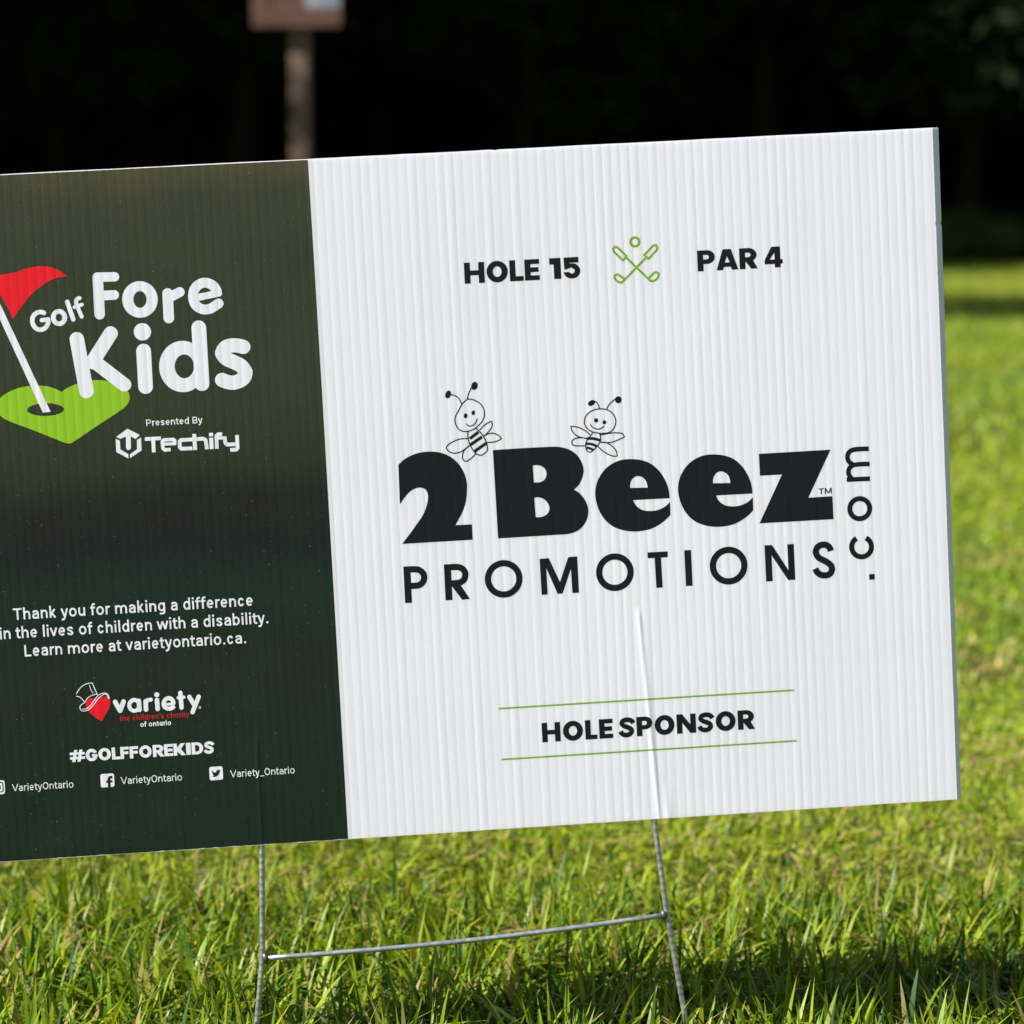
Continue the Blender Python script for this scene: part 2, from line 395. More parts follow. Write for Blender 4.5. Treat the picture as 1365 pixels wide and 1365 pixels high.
# ------------------------------------------------------------------ yard sign
W, HT = 0.686, 0.4572
ROT = Euler((-0.00801502, -0.05136821, 0.06944478), 'XYZ')
base = Vector((0.30521856, 1.87303819, EYE - 0.38917709)) + ROT.to_matrix() @ Vector((-W, 0, 0))
MMU = 0.001
FLUTE = 0.00617
def relief(t):
    """height field of the fluted sheet, in metres: arched skin between the webs, two wires pushing the skin out"""
    tc = t.new('ShaderNodeTexCoord'); sp = t.new('ShaderNodeSeparateXYZ'); t.put(sp.inputs[0], tc.outputs['Object'])
    u, v = sp.outputs[0], sp.outputs[2]
    wob = t.noise(tc.outputs['Object'], 7.0, 2, 0.5)
    uu = t.math('ADD', u, t.math('MULTIPLY', t.math('SUBTRACT', wob.outputs['Fac'], 0.5), 0.0011))
    k = t.math('DIVIDE', uu, FLUTE); fr = t.math('FRACT', k); cell = t.math('FLOOR', k)
    arch = t.math('MULTIPLY', t.math('MULTIPLY', fr, t.math('SUBTRACT', 1.0, fr)), 4.0)
    wn_ = t.new('ShaderNodeTexWhiteNoise', noise_dimensions='1D'); t.put(wn_.inputs['W'], cell)
    amp = t.math('MULTIPLY_ADD', wn_.outputs['Value'], FLUTE_AMP*0.8, FLUTE_AMP*0.45)
    mv = t.new('ShaderNodeMapping'); mv.inputs['Scale'].default_value = (160, 160, 9); t.put(mv.inputs[0], tc.outputs['Object'])
    amp = t.math('MULTIPLY', amp, t.math('MULTIPLY_ADD', t.noise(mv.outputs[0], 1.0, 2, 0.5).outputs['Fac'], 1.5, 0.3))
    h = t.math('MULTIPLY', arch, amp)
    big = t.noise(tc.outputs['Object'], 3.2, 2, 0.5)
    h = t.math('ADD', h, t.math('MULTIPLY', big.outputs['Fac'], 0.0016))
    fine = t.noise(tc.outputs['Object'], 900.0, 2, 0.6)
    h = t.math('ADD', h, t.math('MULTIPLY', fine.outputs['Fac'], 0.0000035))
    for u0, u1, vtop, wd, A in ((0.4806, 0.4728, 0.146, 0.0017, 0.00033), (0.2103, 0.2118, 0.075, 0.0015, 0.00034)):
        uc = t.math('MULTIPLY_ADD', v, (u1 - u0)/0.146, u0)
        d = t.math('DIVIDE', t.math('SUBTRACT', u, uc), wd)
        gs = t.math('EXPONENT', t.math('MULTIPLY', t.math('MULTIPLY', d, d), -1.0))
        end = t.math('DIVIDE', t.math('SUBTRACT', vtop, v), 0.006, clamp=True)
        h = t.math('ADD', h, t.math('MULTIPLY', t.math('MULTIPLY', gs, end), A))
    # the flute torn open by the right wire at the lower edge
    d = t.math('DIVIDE', t.math('SUBTRACT', u, 0.4868), 0.0028)
    gs = t.math('EXPONENT', t.math('MULTIPLY', t.math('MULTIPLY', d, d), -1.0))
    end = t.math('SUBTRACT', 1.0, t.math('DIVIDE', v, 0.026), clamp=True)
    h = t.math('ADD', h, t.math('MULTIPLY', t.math('MULTIPLY', gs, end), 0.0004))
    bp = t.new('ShaderNodeBump'); bp.inputs['Strength'].default_value = 1.0; bp.inputs['Distance'].default_value = 1.0
    t.put(bp.inputs['Height'], h)
    return bp.outputs[0], tc, u, v
FLUTE_AMP = 0.00009
def ink(name, col, rough=0.38, spec=0.35, sss=False):
    m, t, b = material(name, rough, spec)
    nrm, tc, u, v = relief(t); t.put(b.inputs['Normal'], nrm)
    if col is not None: b.inputs['Base Color'].default_value = c4(*col)
    return m, t, b, tc, u, v
WHITE, t, b, tc, u, v = ink('white_plastic', None, 0.40, 0.35)
d1 = t.noise(tc.outputs['Object'], 14.0, 5, 0.6); d2 = t.noise(tc.outputs['Object'], 210.0, 2, 0.5)
col = t.mix(t.math('MULTIPLY', t.math('SUBTRACT', d1.outputs['Fac'], 0.5, clamp=True), 0.5), c4(0.825, 0.82, 0.88), c4(0.75, 0.745, 0.78))
col = t.mix(t.math('MULTIPLY', t.math('GREATER_THAN', d2.outputs['Fac'], 0.80), 0.3), col, c4(0.30, 0.28, 0.24))      # stray specks of dirt
t.put(b.inputs['Base Color'], col)
b.inputs['Subsurface Weight'].default_value = 0.5; b.inputs['Subsurface Scale'].default_value = 0.003
b.inputs['Subsurface Radius'].default_value = (0.7, 0.85, 1.25)
BLACK = ink('black_ink', (0.0065, 0.0075, 0.0125), 0.45, 0.3)[0]
PRINTW = ink('white_print', (0.82, 0.815, 0.88), 0.42, 0.35)[0]
RED = ink('red_ink', (0.78, 0.010, 0.022), 0.42, 0.3)[0]
GREEN = ink('leaf_green_ink', (0.27, 0.52, 0.020), 0.42, 0.3)[0]
GREEN2 = ink('mark_green_ink', (0.19, 0.42, 0.022), 0.42, 0.3)[0]
DIMRED = ink('tagline_red_ink', (0.50, 0.012, 0.018), 0.42, 0.3)[0]
# the dark panel carries a printed photograph, blurred bands of olive to blackish green
DARK, t, b, tc, u, v = ink('dark_print', None, 0.45, 0.30)
wv = t.noise(tc.outputs['Object'], 9.0, 3, 0.5)
vv = t.math('ADD', t.math('DIVIDE', v, HT), t.math('MULTIPLY', t.math('SUBTRACT', wv.outputs['Fac'], 0.5), 0.10))
col = t.ramp(vv, [(0.0, (0.0060, 0.0165, 0.0100)), (0.14, (0.0075, 0.0190, 0.0105)), (0.26, (0.0110, 0.0165, 0.0105)), (0.39, (0.0055, 0.0190, 0.0140)), (0.445, (0.0085, 0.0095, 0.0105)),
                  (0.52, (0.0110, 0.0110, 0.0100)), (0.575, (0.024, 0.030, 0.0145)), (0.66, (0.032, 0.037, 0.019)), (0.82, (0.036, 0.043, 0.022)), (0.955, (0.042, 0.046, 0.024)), (1.0, (0.072, 0.064, 0.030))])
# patches of colour along the printed picture
pn = t.noise(tc.outputs['Object'], 22.0, 2, 0.5)
col = t.mix(t.math('MULTIPLY', t.math('SUBTRACT', pn.outputs['Fac'], 0.45, clamp=True), 1.3), col, c4(0.010, 0.030, 0.013))
sp1 = t.noise(tc.outputs['Object'], 650.0, 1, 0.5); sp2 = t.noise(tc.outputs['Object'], 24.0, 3, 0.5)
speck = t.math('MULTIPLY', t.math('GREATER_THAN', sp1.outputs['Fac'], t.math('SUBTRACT', 0.795, t.math('MULTIPLY', sp2.outputs['Fac'], 0.10))), 0.22)
gr = t.noise(tc.outputs['Object'], 1500.0, 1, 0.5)
col = t.mix(1.0, col, t.ramp(gr.outputs['Fac'], [(0.3, (0.75, 0.75, 0.75)), (0.7, (1.3, 1.3, 1.3))]), 'MULTIPLY')
t.put(b.inputs['Base Color'], t.mix(speck, col, c4(0.5, 0.52, 0.50)))

sign = empty('yard_sign', base, ROT)
tag(sign, 'white and dark green corrugated plastic golf sponsor sign held up by a wire stake', 'yard sign')
# sheet: front and back skins, flutes between, the right edge cut through a flute
T = 0.004
mb = MB(); nu = 112
fr = [(u_, 0.0, v_) for v_ in (0, HT) for u_ in (0, W)]
lap = (0.0036, 0.0049)
g = random.Random(12)
def wob(a): return a*(g.random() - 0.5)
top = [(W*k/60, HT - abs(wob(0.0004))) for k in range(60, -1, -1)]
top += [(0.3905, HT - 0.0002), (0.3920, HT - 0.0005), (0.3938, HT - 0.0004), (0.3942, HT - 0.0001)]     # a nick in the top edge
top.sort(key=lambda q: -q[0])
right = [(W - 0.0006, 0.3935), (W - 0.0005, 0.3600)] + [(W - 0.0001, q) for q in (0.3915, 0.3950, 0.3588, 0.3612)] + [(W - abs(wob(0.0003)), HT*k/20) for k in range(1, 20)]
right.sort(key=lambda q: q[1])
ring_ = [(0, 0)] + [(W*k/60, abs(wob(0.0004)) if 0 < k < 60 else 0) for k in range(1, 61)] + right + top
n_ = len(ring_)
def back(q):
    return (q[0] + ((lap[0] + (lap[1]-lap[0])*q[1]/HT) if q[0] > W - 0.002 else 0), T, q[1])
mb.v = [(q[0], 0, q[1]) for q in ring_] + [back(q) for q in ring_]
mb.f = [list(range(n_)), list(range(n_, 2*n_))[::-1]] + [[k, n_+k, n_+(k+1) % n_, (k+1) % n_] for k in range(n_)]
link('panel', mb.mesh('panel'), WHITE, sign)

# ---- printing engine: add / cut shapes, laid as one sheet a few hundredths of a mm proud
def catmull(pts, closed, sub=6):
    n = len(pts); P = [np.array(p, float) for p in pts]; out = []
    def corner(i):
        if not closed and (i == 0 or i == n-1): return True
        a, b_ = P[i]-P[i-1], P[(i+1) % n]-P[i]
        ca = a.dot(b_)/(np.linalg.norm(a)*np.linalg.norm(b_)+1e-12)
        return ca < math.cos(R(48))
    cr = [corner(i) for i in range(n)]
    for i in range(n if closed else n-1):
        j = (i+1) % n
        seg = np.linalg.norm(P[j]-P[i])
        def tan(k, towards):
            if cr[k]: return None
            t_ = P[(k+1) % n]-P[k-1]; t_ /= np.linalg.norm(t_)+1e-12
            return t_*seg
        m0, m1 = tan(i, 1), tan(j, 1)
        d = P[j]-P[i]
        if m0 is None and m1 is None: m0 = m1 = d
        elif m0 is None: m0 = (3*d - m1)/2
        elif m1 is None: m1 = (3*d - m0)/2
        for k in range(sub):
            s = k/sub
            out.append((2*s**3-3*s**2+1)*P[i] + (s**3-2*s**2+s)*m0 + (-2*s**3+3*s**2)*P[j] + (s**3-s**2)*m1)
    if not closed: out.append(P[-1])
    return out
def disc(c, rx, ry, ang=0, n=40):
    ca, sa = math.cos(R(ang)), math.sin(R(ang))
    return [np.array((c[0] + rx*math.cos(w)*ca - ry*math.sin(w)*sa, c[1] + rx*math.cos(w)*sa + ry*math.sin(w)*ca)) for w in np.linspace(0, 2*math.pi, n, endpoint=False)]
def outline(P, w):
    P = np.array(P); d = np.gradient(P, axis=0)
    d /= np.linalg.norm(d, axis=1)[:, None] + 1e-12
    nrm = np.stack([-d[:, 1], d[:, 0]], 1)
    return list(P + nrm*w/2) + list((P - nrm*w/2)[::-1])
def shapes(rec):
    """one drawing record -> list of polygons"""
    sg, kind = rec[0], rec[1]
    if kind == 'p':
        return [catmull(rec[3], True) if rec[2] else [np.array(p) for p in rec[3]]]
    if kind == 'e':
        return [disc(rec[2:4], rec[4], rec[5], rec[6])]
    _, _, w, cap, smooth, closed, pts = rec
    polys = []
    if smooth == 2:                     # tight fat curves: quads and round joints
        P = catmull(pts, closed)
        for a, b_ in zip(P[:-1], P[1:]): polys.append(outline([a, b_], w))
        for q in P[1:-1]: polys.append(disc(q, w/2, w/2, 0, 26))
        ends = [P[0], P[-1]]
    elif smooth:
        P = catmull(pts, closed)
        if closed:
            h = len(P)//2
            polys += [outline(P[:h+2], w), outline(P[h:] + P[:2], w)]
        else:
            polys.append(outline(P, w))
        ends = [P[0], P[-1]]
    else:
        P = [np.array(p, float) for p in pts]
        if closed: P = P + [P[0]]
        for a, b_ in zip(P[:-1], P[1:]): polys.append(outline([a, b_], w))
        for k in range(0 if closed else 1, len(P)-1): polys.append(disc(P[k], w/2, w/2, 0, 14))
        ends = [P[0], P[-1]]
    if cap in 're' and not closed:
        for e in (ends if cap == 'r' else ends[1:]): polys.append(disc(e, w/2, w/2, 0, 24))
    return polys
def fill(ops):
    """ops: [(sign, polygon)], in mm -> vertices and triangles of the united shape"""
    vs, fs, sg = [], [], []
    for s, poly in ops:
        q = np.array(poly); q2 = np.roll(q, -1, 0)
        if (q[:, 0]*q2[:, 1] - q2[:, 0]*q[:, 1]).sum() < 0: poly = list(poly)[::-1]      # counter-clockwise
        fs.append(list(range(len(vs), len(vs)+len(poly)))); sg.append(s)
        vs += [Vector((float(p[0]), float(p[1]))) for p in poly]
    v, e, f, ov, oe, of = delaunay_2d_cdt(vs, [], fs, 1, 1e-5)
    tris = []
    for tri, src in zip(f, of):
        s = False
        for k in sorted(src): s = sg[k] == '+'
        if s: tris.append(list(tri))
    return [(p.x, p.y) for p in v], tris
def print_mesh(name, v2, tris, mat, lift, label=None):
    used = sorted({i for t_ in tris for i in t_}); mp_ = {i: k for k, i in enumerate(used)}
    V = [(v2[i][0]*MMU, -lift*0.5*MMU, v2[i][1]*MMU) for i in used]; F = []
    for t_ in tris:
        q = [mp_[i] for i in t_]
        a, b_, c_ = (V[i] for i in q)
        if (b_[0]-a[0])*(c_[2]-a[2]) - (b_[2]-a[2])*(c_[0]-a[0]) < 0: q.reverse()
        F.append(q)
    me = bpy.data.meshes.new(name); me.from_pydata(V, [], F); me.update()
    o = link(name, me, mat, sign)
    if label: o['label'] = label
    return o
def ops_of(records): return [(rec[0], p) for rec in records for p in shapes(rec)]

# dark printed half, its ink stopping just short of the cut edges
g = random.Random(3)
jag = [(268.5 - 268.3*i/90, 0.35 + g.choice([0, 0, 0, 0.15, 0.5])*g.random()) for i in range(91)]
dk = [(0.2, 456.55), (268.1, 456.55), (268.5, 300), (268.5, 150)] + jag
v2, tr_ = fill([('+', [np.array(p) for p in dk])])
print_mesh('dark_half', v2, tr_, DARK, 0.05, 'dark green printed half')

# artwork of the sign, in millimetres from its lower left corner
ART = {
 'flag': [
  ('+','p',1,[(56.08,390.86),(62.07,391.6),(71.22,392.52),(79.78,394.89),(86.85,395.85),(93.12,395.45),(99.27,393.16),(103.3,390.49),(105.6,388.25),(99.62,387.86),(93.17,385.74),(87.32,382.17),(81.4,377.56),(74.59,370.16),(68.31,362.39),(65.47,369.95),(61.2,378.98)]),
 ],
 'heart': [
  ('+','p',1,[(97.02,312.56),(93.29,314.69),(87.81,316.76),(81.54,317.61),(74.5,317.5),(67.39,316.26),(60.89,313.65),(56.48,310.7),(54.16,307.64),(53.87,303.4),(55.7,299.39),(59.69,296.12),(76.05,288.66),(94.48,279.93),(96.87,278.79),(99.65,278.21),(102.17,278.99),(118.34,288.62),(135.22,298.49),(139.7,302.16),(141.38,306.33),(140.58,310.29),(137.62,313.65),(132.86,316.4),(125.94,318.42),(118.94,319.16),(111.84,318.27),(105.39,316.71),(100.33,314.65)]),
 ],
 'hole': [
  ('+','e',85.72,301.48,12.08,4.21,-2),
 ],
 'flagpole': [
  ('+','p',0,[(83.83,299.59),(88.92,299.88),(53.71,390.98),(49.11,391.22)]),
 ],
 'logo_script': [
  ('+','s',2.94,'r',1,0,[(88.97,365.16),(87.47,365.81),(85.51,365.84),(82.97,364.64),(81.26,362.05),(81.06,359.24),(82.2,356.35),(84.39,354.54),(86.83,354.33),(89.37,355.47),(91.08,357.99),(91.41,360.8)]),
  ('+','s',2.8,'r',0,0,[(91.41,360.8),(87.25,360.46)]),
  ('+','e',98.63,361.61,5.32,5.6,-3),
  ('-','e',98.63,361.61,2.17,2.59,-3),
  ('+','s',2.94,'r',0,0,[(104.63,371.6),(107.85,359.92)]),
  ('+','s',2.66,'r',1,0,[(112.84,373.63),(111.11,373.02),(110.36,371.22),(111.07,368.22),(113.44,361.45)]),
  ('+','s',2.38,'r',0,0,[(109.15,367.83),(114.17,369.32)]),
  ('+','s',6.87,'r',0,0,[(125.62,386.35),(125.31,362.37)]),
  ('+','s',6.17,'r',0,0,[(125.3,386.79),(136.59,386.41)]),
  ('+','s',6.31,'r',0,0,[(126.81,374.51),(135.67,374.54)]),
  ('+','e',152.31,370.68,11.67,12.02,-3),
  ('-','e',152.31,370.68,4.36,5.55,-3),
  ('+','s',6.9,'r',0,0,[(170.68,373.67),(170.43,357.41)]),
  ('+','s',6.48,'r',0,0,[(172.22,371.18),(178.68,374.16)]),
  ('+','s',6.49,'e',1,0,[(203.06,370.96),(202.7,374.31),(200.29,377.62),(195.81,379.41),(191.51,378.43),(188.5,375.41),(187.2,371.59),(187.52,367.68),(189.22,364.4),(192.27,362.33),(195.42,361.74),(198.63,362.34),(201.2,363.77),(203.76,365.26)]),
  ('+','p',0,[(189.71,372.23),(199.34,373.63),(205.76,374.64),(206.34,372.7),(206.16,370.8),(205.11,369.93),(191.56,367.82),(189.82,368.27)]),
  ('+','s',9.47,'r',0,0,[(109.3,346.76),(113.26,312.16)]),
  ('+','s',9.28,'r',0,0,[(131.71,349.44),(118.46,331.03)]),
  ('+','s',9.13,'r',0,0,[(118.95,332.07),(138.42,315.1)]),
  ('+','e',152.55,349.3,5.7,5.7,-3),
  ('+','s',9.72,'r',0,0,[(152.51,336.55),(152.27,313.06)]),
  ('+','e',177.56,324.96,15.53,17.01,-3),
  ('-','e',178.62,325.04,6.35,7.91,-3),
  ('+','s',9.67,'r',0,0,[(189.74,349.99),(189.54,312.92)]),
  ('+','s',9.41,'r',2,0,[(218.23,335.74),(212.29,337.13),(206.56,336.02),(204.07,332.39),(206.46,328.71),(211.61,325.93),(216.05,323.2),(218.64,319.14),(216.97,314.96),(210.78,312.45),(206.22,313.2),(202.97,314.67)]),
 ],
 'presenter_mark': [
  ('+','p',0,[(138.65,285.8),(146.41,281.19),(143.49,278.73),(140.42,280.66),(140.06,272.77),(139.42,271.93),(138.39,271.7),(137.4,272.05),(136.88,272.95),(137.24,280.76),(133.52,279.29),(130.87,280.9)]),
  ('+','p',0,[(130.42,279.61),(133.08,278.07),(133.07,272.37),(138.06,268.86),(137.88,266.09),(130.28,270.77)]),
  ('+','p',0,[(144.31,277.95),(147.17,279.47),(146.98,270.91),(138.98,266.24),(139.15,268.87),(144.06,271.81)]),
  ('+','p',0,[(149.64,279.55),(160.38,279.45),(160.23,277.05),(149.48,277.07)]),
  ('+','p',0,[(153.71,277.27),(156.25,277.27),(156.1,269.22),(153.69,269.14)]),
  ('+','s',2.32,'b',0,0,[(166.13,270.48),(162.34,270.33),(161.04,271.58),(160.94,275.76),(162.04,277.02),(168.22,277.03),(169.12,276.25),(169.06,274.2)]),
  ('+','s',2.03,'b',0,0,[(160.85,274.23),(170.07,274.14)]),
  ('+','s',2.47,'b',0,0,[(180.9,276.31),(173.41,276.3),(172.34,275.48),(172.3,271.45),(173.26,270.52),(180.53,270.4)]),
  ('+','s',2.61,'b',0,0,[(182.29,279.9),(182.27,269.2)]),
  ('+','s',2.47,'b',0,0,[(182.36,276.3),(188.18,276.41),(189.65,275.38),(190.14,269.19)]),
  ('+','s',2.62,'b',0,0,[(193.43,280.0),(193.43,277.66)]),
  ('+','s',2.62,'b',0,0,[(193.3,276.71),(193.27,269.16)]),
  ('+','s',2.4,'b',0,0,[(196.69,269.19),(196.78,277.61),(197.87,278.73),(200.78,278.78)]),
  ('+','s',2.04,'b',0,0,[(196.03,276.19),(201.07,276.27)]),
  ('+','s',2.47,'b',0,0,[(202.29,277.16),(202.52,272.67),(203.55,271.58),(210.1,271.51)]),
  ('+','s',2.47,'b',0,0,[(210.47,277.57),(210.38,268.92),(209.37,267.88),(205.51,267.88)]),
 ],
 'charity_heart': [
  ('+','p',1,[(99.19,103.57),(100.1,106.06),(102.18,107.21),(104.16,106.93),(105.37,106.24),(108.17,107.08),(110.72,107.69),(113.19,107.27),(114.84,105.64),(115.32,103.06),(114.19,99.56),(111.96,96.13),(109.13,91.2),(106.24,92.92),(102.92,95.68),(100.38,98.91),(99.09,102.05)]),
 ],
 'charity_hat': [
  ('+','s',0.55,'r',1,0,[(93.42,110.81),(95.63,113.99),(98.27,116.11),(101.34,117.19),(104.35,117.36)]),
  ('+','s',0.55,'r',1,0,[(104.35,117.36),(105.37,113.88),(107.17,109.29)]),
  ('+','s',0.45,'r',1,0,[(102.35,115.85),(103.06,113.01),(104.39,110.38)]),
  ('+','s',0.5,'r',1,0,[(98.51,104.63),(100.7,107.55),(103.29,108.92),(106.85,109.71)]),
  ('+','s',0.55,'r',1,0,[(93.3,109.04),(95.26,108.41),(97.13,106.5),(98.49,104.38),(96.42,103.39),(95.02,101.8),(95.3,99.99),(96.87,98.82),(99.39,99.07),(102.24,100.57),(104.67,103.22),(107.39,106.52),(109.49,108.12),(111.82,109.3),(113.54,108.68),(114.37,106.18)]),
  ('+','s',0.55,'r',1,0,[(96.72,100.26),(98.97,100.27),(101.83,101.87),(104.01,104.69),(106.18,107.21),(108.31,109.11),(111.38,110.14),(113.72,109.28),(114.71,107.43),(114.72,106.06)]),
 ],
 'charity_script': [
  ('+','s',3.1,'r',0,0,[(118.61,103.62),(121.47,97.47),(124.12,103.52)]),
  ('+','e',131.14,100.53,4.65,5.0,-3),
  ('-','e',131.13,100.43,2.0,2.4,-3),
  ('+','s',3.0,'r',0,0,[(134.33,103.39),(134.39,97.26)]),
  ('+','s',3.0,'r',0,0,[(138.8,102.7),(138.75,97.19)]),
  ('+','s',2.7,'r',1,0,[(138.87,101.31),(140.01,103.44),(142.28,103.7)]),
  ('+','e',146.49,106.7,1.7,1.7,-3),
  ('+','s',3.01,'r',0,0,[(146.41,103.13),(146.48,97.1)]),
  ('+','s',2.81,'e',1,0,[(157.06,99.8),(157.03,101.7),(155.64,103.47),(153.91,103.89),(151.94,103.04),(150.75,100.82),(151.05,98.5),(152.97,97.0),(154.97,96.87),(156.93,97.67)]),
  ('+','s',1.9,'r',0,0,[(150.88,99.69),(157.28,100.0)]),
  ('+','s',2.91,'r',0,0,[(162.24,106.99),(162.41,97.01)]),
  ('+','s',2.41,'r',0,0,[(160.68,103.76),(164.21,103.95)]),
  ('+','s',2.91,'r',0,0,[(168.07,103.91),(171.12,97.99)]),
  ('+','s',2.91,'r',0,0,[(174.24,103.67),(169.53,93.49)]),
  ('+','e',174.59,96.34,0.7,0.9,-3),
  ('-','e',174.59,96.34,0.4,0.55,-3),
 ],
 'picture_icon': [
  ('+','p',0,[(32.38,53.6),(32.52,54.42),(32.89,55.02),(33.48,55.38),(34.29,55.5),(40.06,55.57),(40.86,55.46),(41.43,55.12),(41.76,54.53),(41.85,53.71),(41.67,48.03),(41.53,47.21),(41.16,46.61),(40.58,46.25),(39.76,46.12),(33.99,46.06),(33.18,46.17),(32.62,46.51),(32.29,47.1),(32.2,47.93)]),
  ('-','s',0.78,'r',0,1,[(34.33,54.05),(39.88,54.12),(40.53,53.21),(40.49,48.4),(39.73,47.73),(34.17,47.58),(33.52,48.42),(33.58,53.37)]),
  ('-','e',37.02,50.82,2.13,2.13,-3),
  ('+','e',37.02,50.82,1.28,1.28,-3),
 ],
 'letter_icon': [
  ('+','p',0,[(105.45,53.78),(105.55,54.48),(105.85,54.99),(106.34,55.29),(107.03,55.4),(113.04,55.44),(113.73,55.34),(114.22,55.04),(114.51,54.54),(114.6,53.84),(114.53,47.93),(114.43,47.23),(114.13,46.73),(113.64,46.42),(112.95,46.32),(106.93,46.28),(106.25,46.37),(105.76,46.67),(105.47,47.17),(105.38,47.87)]),
  ('-','s',1.93,'b',0,0,[(111.03,45.46),(111.08,51.66),(111.65,52.79),(113.52,52.96)]),
  ('-','s',1.57,'b',0,0,[(109.04,50.04),(113.33,50.06)]),
 ],
 'bird_icon': [
  ('+','p',0,[(178.13,53.87),(178.24,54.58),(178.54,55.08),(179.03,55.38),(179.72,55.49),(185.62,55.54),(186.31,55.44),(186.8,55.14),(187.09,54.64),(187.19,53.94),(187.15,48.09),(187.05,47.38),(186.75,46.88),(186.25,46.57),(185.56,46.46),(179.66,46.36),(178.97,46.45),(178.48,46.75),(178.19,47.24),(178.09,47.95)]),
  ('-','p',0,[(179.8,53.25),(181.15,51.85),(182.64,51.46),(182.84,52.39),(183.6,53.15),(184.62,53.3),(185.24,52.97),(185.91,53.29),(185.49,52.37),(185.06,51.23),(184.26,49.81),(182.75,48.67),(181.16,48.48),(179.61,48.95),(181.07,49.44),(180.19,50.3),(180.71,50.48),(179.9,51.41),(180.27,51.54),(179.75,52.45)]),
 ],
 'title': [
  ('+','p',1,[(316.48,251.59),(321.21,255.34),(327.38,258.01),(333.47,259.17),(338.99,259.16),(345.46,257.99),(351.34,255.13),(356.13,250.63),(359.82,244.36),(361.48,237.7),(361.36,231.65),(360.28,224.63),(357.92,218.2),(355.13,213.3),(352.37,208.9),(363.46,208.76),(363.42,198.42),(316.03,198.39),(321.41,204.65),(326.82,211.42),(331.16,217.23),(333.45,222.15),(334.93,227.12),(334.95,231.16),(333.6,234.06),(330.66,235.45),(327.63,235.32),(324.03,233.81),(320.33,230.49),(316.0,224.99)]),
  ('+','p',1,[(380.18,257.82),(421.06,257.82),(428.07,256.61),(433.02,254.31),(436.89,250.76),(439.48,245.86),(440.44,240.74),(439.18,235.75),(436.73,231.33),(433.23,228.19),(437.14,225.23),(440.45,220.48),(442.2,214.79),(441.39,208.75),(438.61,203.83),(434.38,200.32),(428.2,198.55),(422.11,198.4),(380.59,198.32)]),
  ('-','p',1,[(406.31,246.04),(409.85,246.04),(412.82,244.85),(415.01,242.2),(415.26,239.15),(413.9,236.2),(411.29,234.63),(408.24,234.4),(406.53,234.5)]),
  ('-','p',1,[(406.21,224.29),(409.75,224.29),(413.2,222.57),(415.57,219.39),(416.12,216.32),(414.75,213.15),(411.62,211.31),(408.56,210.98),(406.54,211.1)]),
  ('+','p',1,[(497.57,218.68),(472.85,218.79),(474.7,214.93),(478.62,211.85),(483.66,210.75),(488.76,211.06),(493.94,212.99),(497.65,216.13),(497.55,207.29),(492.45,202.91),(485.14,199.06),(477.95,197.65),(471.84,197.61),(464.78,198.94),(457.83,202.2),(452.5,207.59),(449.08,214.39),(447.45,222.6),(448.2,229.66),(450.83,235.59),(455.14,240.91),(460.9,244.63),(467.07,246.4),(473.67,246.43),(480.21,245.25),(486.17,242.47),(491.04,237.84),(494.35,232.57),(496.63,226.86),(497.43,222.24)]),
  ('-','p',1,[(471.22,227.11),(471.35,229.84),(472.71,232.81),(475.13,234.59),(477.68,234.75),(480.17,233.59),(482.09,231.25),(482.78,228.67),(482.99,226.63)]),
  ('+','p',1,[(553.87,218.56),(529.06,218.68),(530.93,214.8),(534.87,211.72),(539.93,210.62),(545.05,210.93),(550.25,212.87),(553.96,216.01),(553.88,207.15),(548.78,202.76),(541.45,198.91),(534.24,197.5),(528.11,197.45),(521.02,198.78),(514.02,202.05),(508.66,207.45),(505.21,214.27),(503.55,222.5),(504.28,229.56),(506.9,235.5),(511.22,240.84),(516.99,244.56),(523.18,246.34),(529.8,246.37),(536.37,245.18),(542.36,242.4),(547.26,237.76),(550.6,232.48),(552.9,226.76),(553.72,222.13)]),
  ('-','p',1,[(527.4,227.01),(527.52,229.75),(528.88,232.72),(531.3,234.51),(533.86,234.67),(536.36,233.51),(538.29,231.16),(538.99,228.58),(539.21,226.53)]),
  ('+','p',0,[(559.42,245.09),(608.2,245.15),(591.73,213.51),(608.24,213.57),(608.32,197.94),(557.78,198.05),(574.52,230.29),(559.49,230.35)]),
 ],
 'subtitle': [
  ('+','s',4.63,'b',0,0,[(318.3,183.05),(318.14,158.38)]),
  ('+','s',4.23,'b',1,0,[(318.57,180.8),(323.31,180.82),(326.6,180.02),(328.99,177.64),(329.53,174.77),(328.46,171.78),(325.74,169.92),(322.7,169.69),(317.96,169.67)]),
  ('+','s',4.64,'b',0,0,[(345.52,182.85),(345.41,158.56)]),
  ('+','s',4.23,'b',1,0,[(346.11,180.68),(351.86,180.64),(355.13,179.53),(357.02,176.98),(357.2,174.63),(356.14,171.84),(353.31,170.08),(350.77,169.83),(345.72,169.73)]),
  ('+','p',0,[(346.69,169.16),(352.32,170.35),(353.9,167.91),(359.47,158.52),(354.2,158.33),(347.65,168.09)]),
  ('+','e',382.89,170.74,12.74,12.74,-3),
  ('-','e',382.89,170.74,8.5,8.5,-3),
  ('+','e',458.13,170.71,12.81,12.81,-3),
  ('-','e',458.13,170.71,8.54,8.54,-3),
  ('+','e',535.49,170.57,12.88,12.88,-3),
  ('-','e',535.49,170.57,8.59,8.59,-3),
  ('+','p',0,[(407.73,182.79),(413.92,182.93),(420.69,166.23),(427.11,182.85),(433.21,183.0),(433.2,158.33),(428.73,158.4),(428.54,174.93),(422.13,158.49),(418.77,158.39),(411.87,176.44),(411.97,158.39),(407.9,158.33)]),
  ('+','p',0,[(480.81,182.81),(494.57,182.71),(494.38,178.84),(480.93,178.83)]),
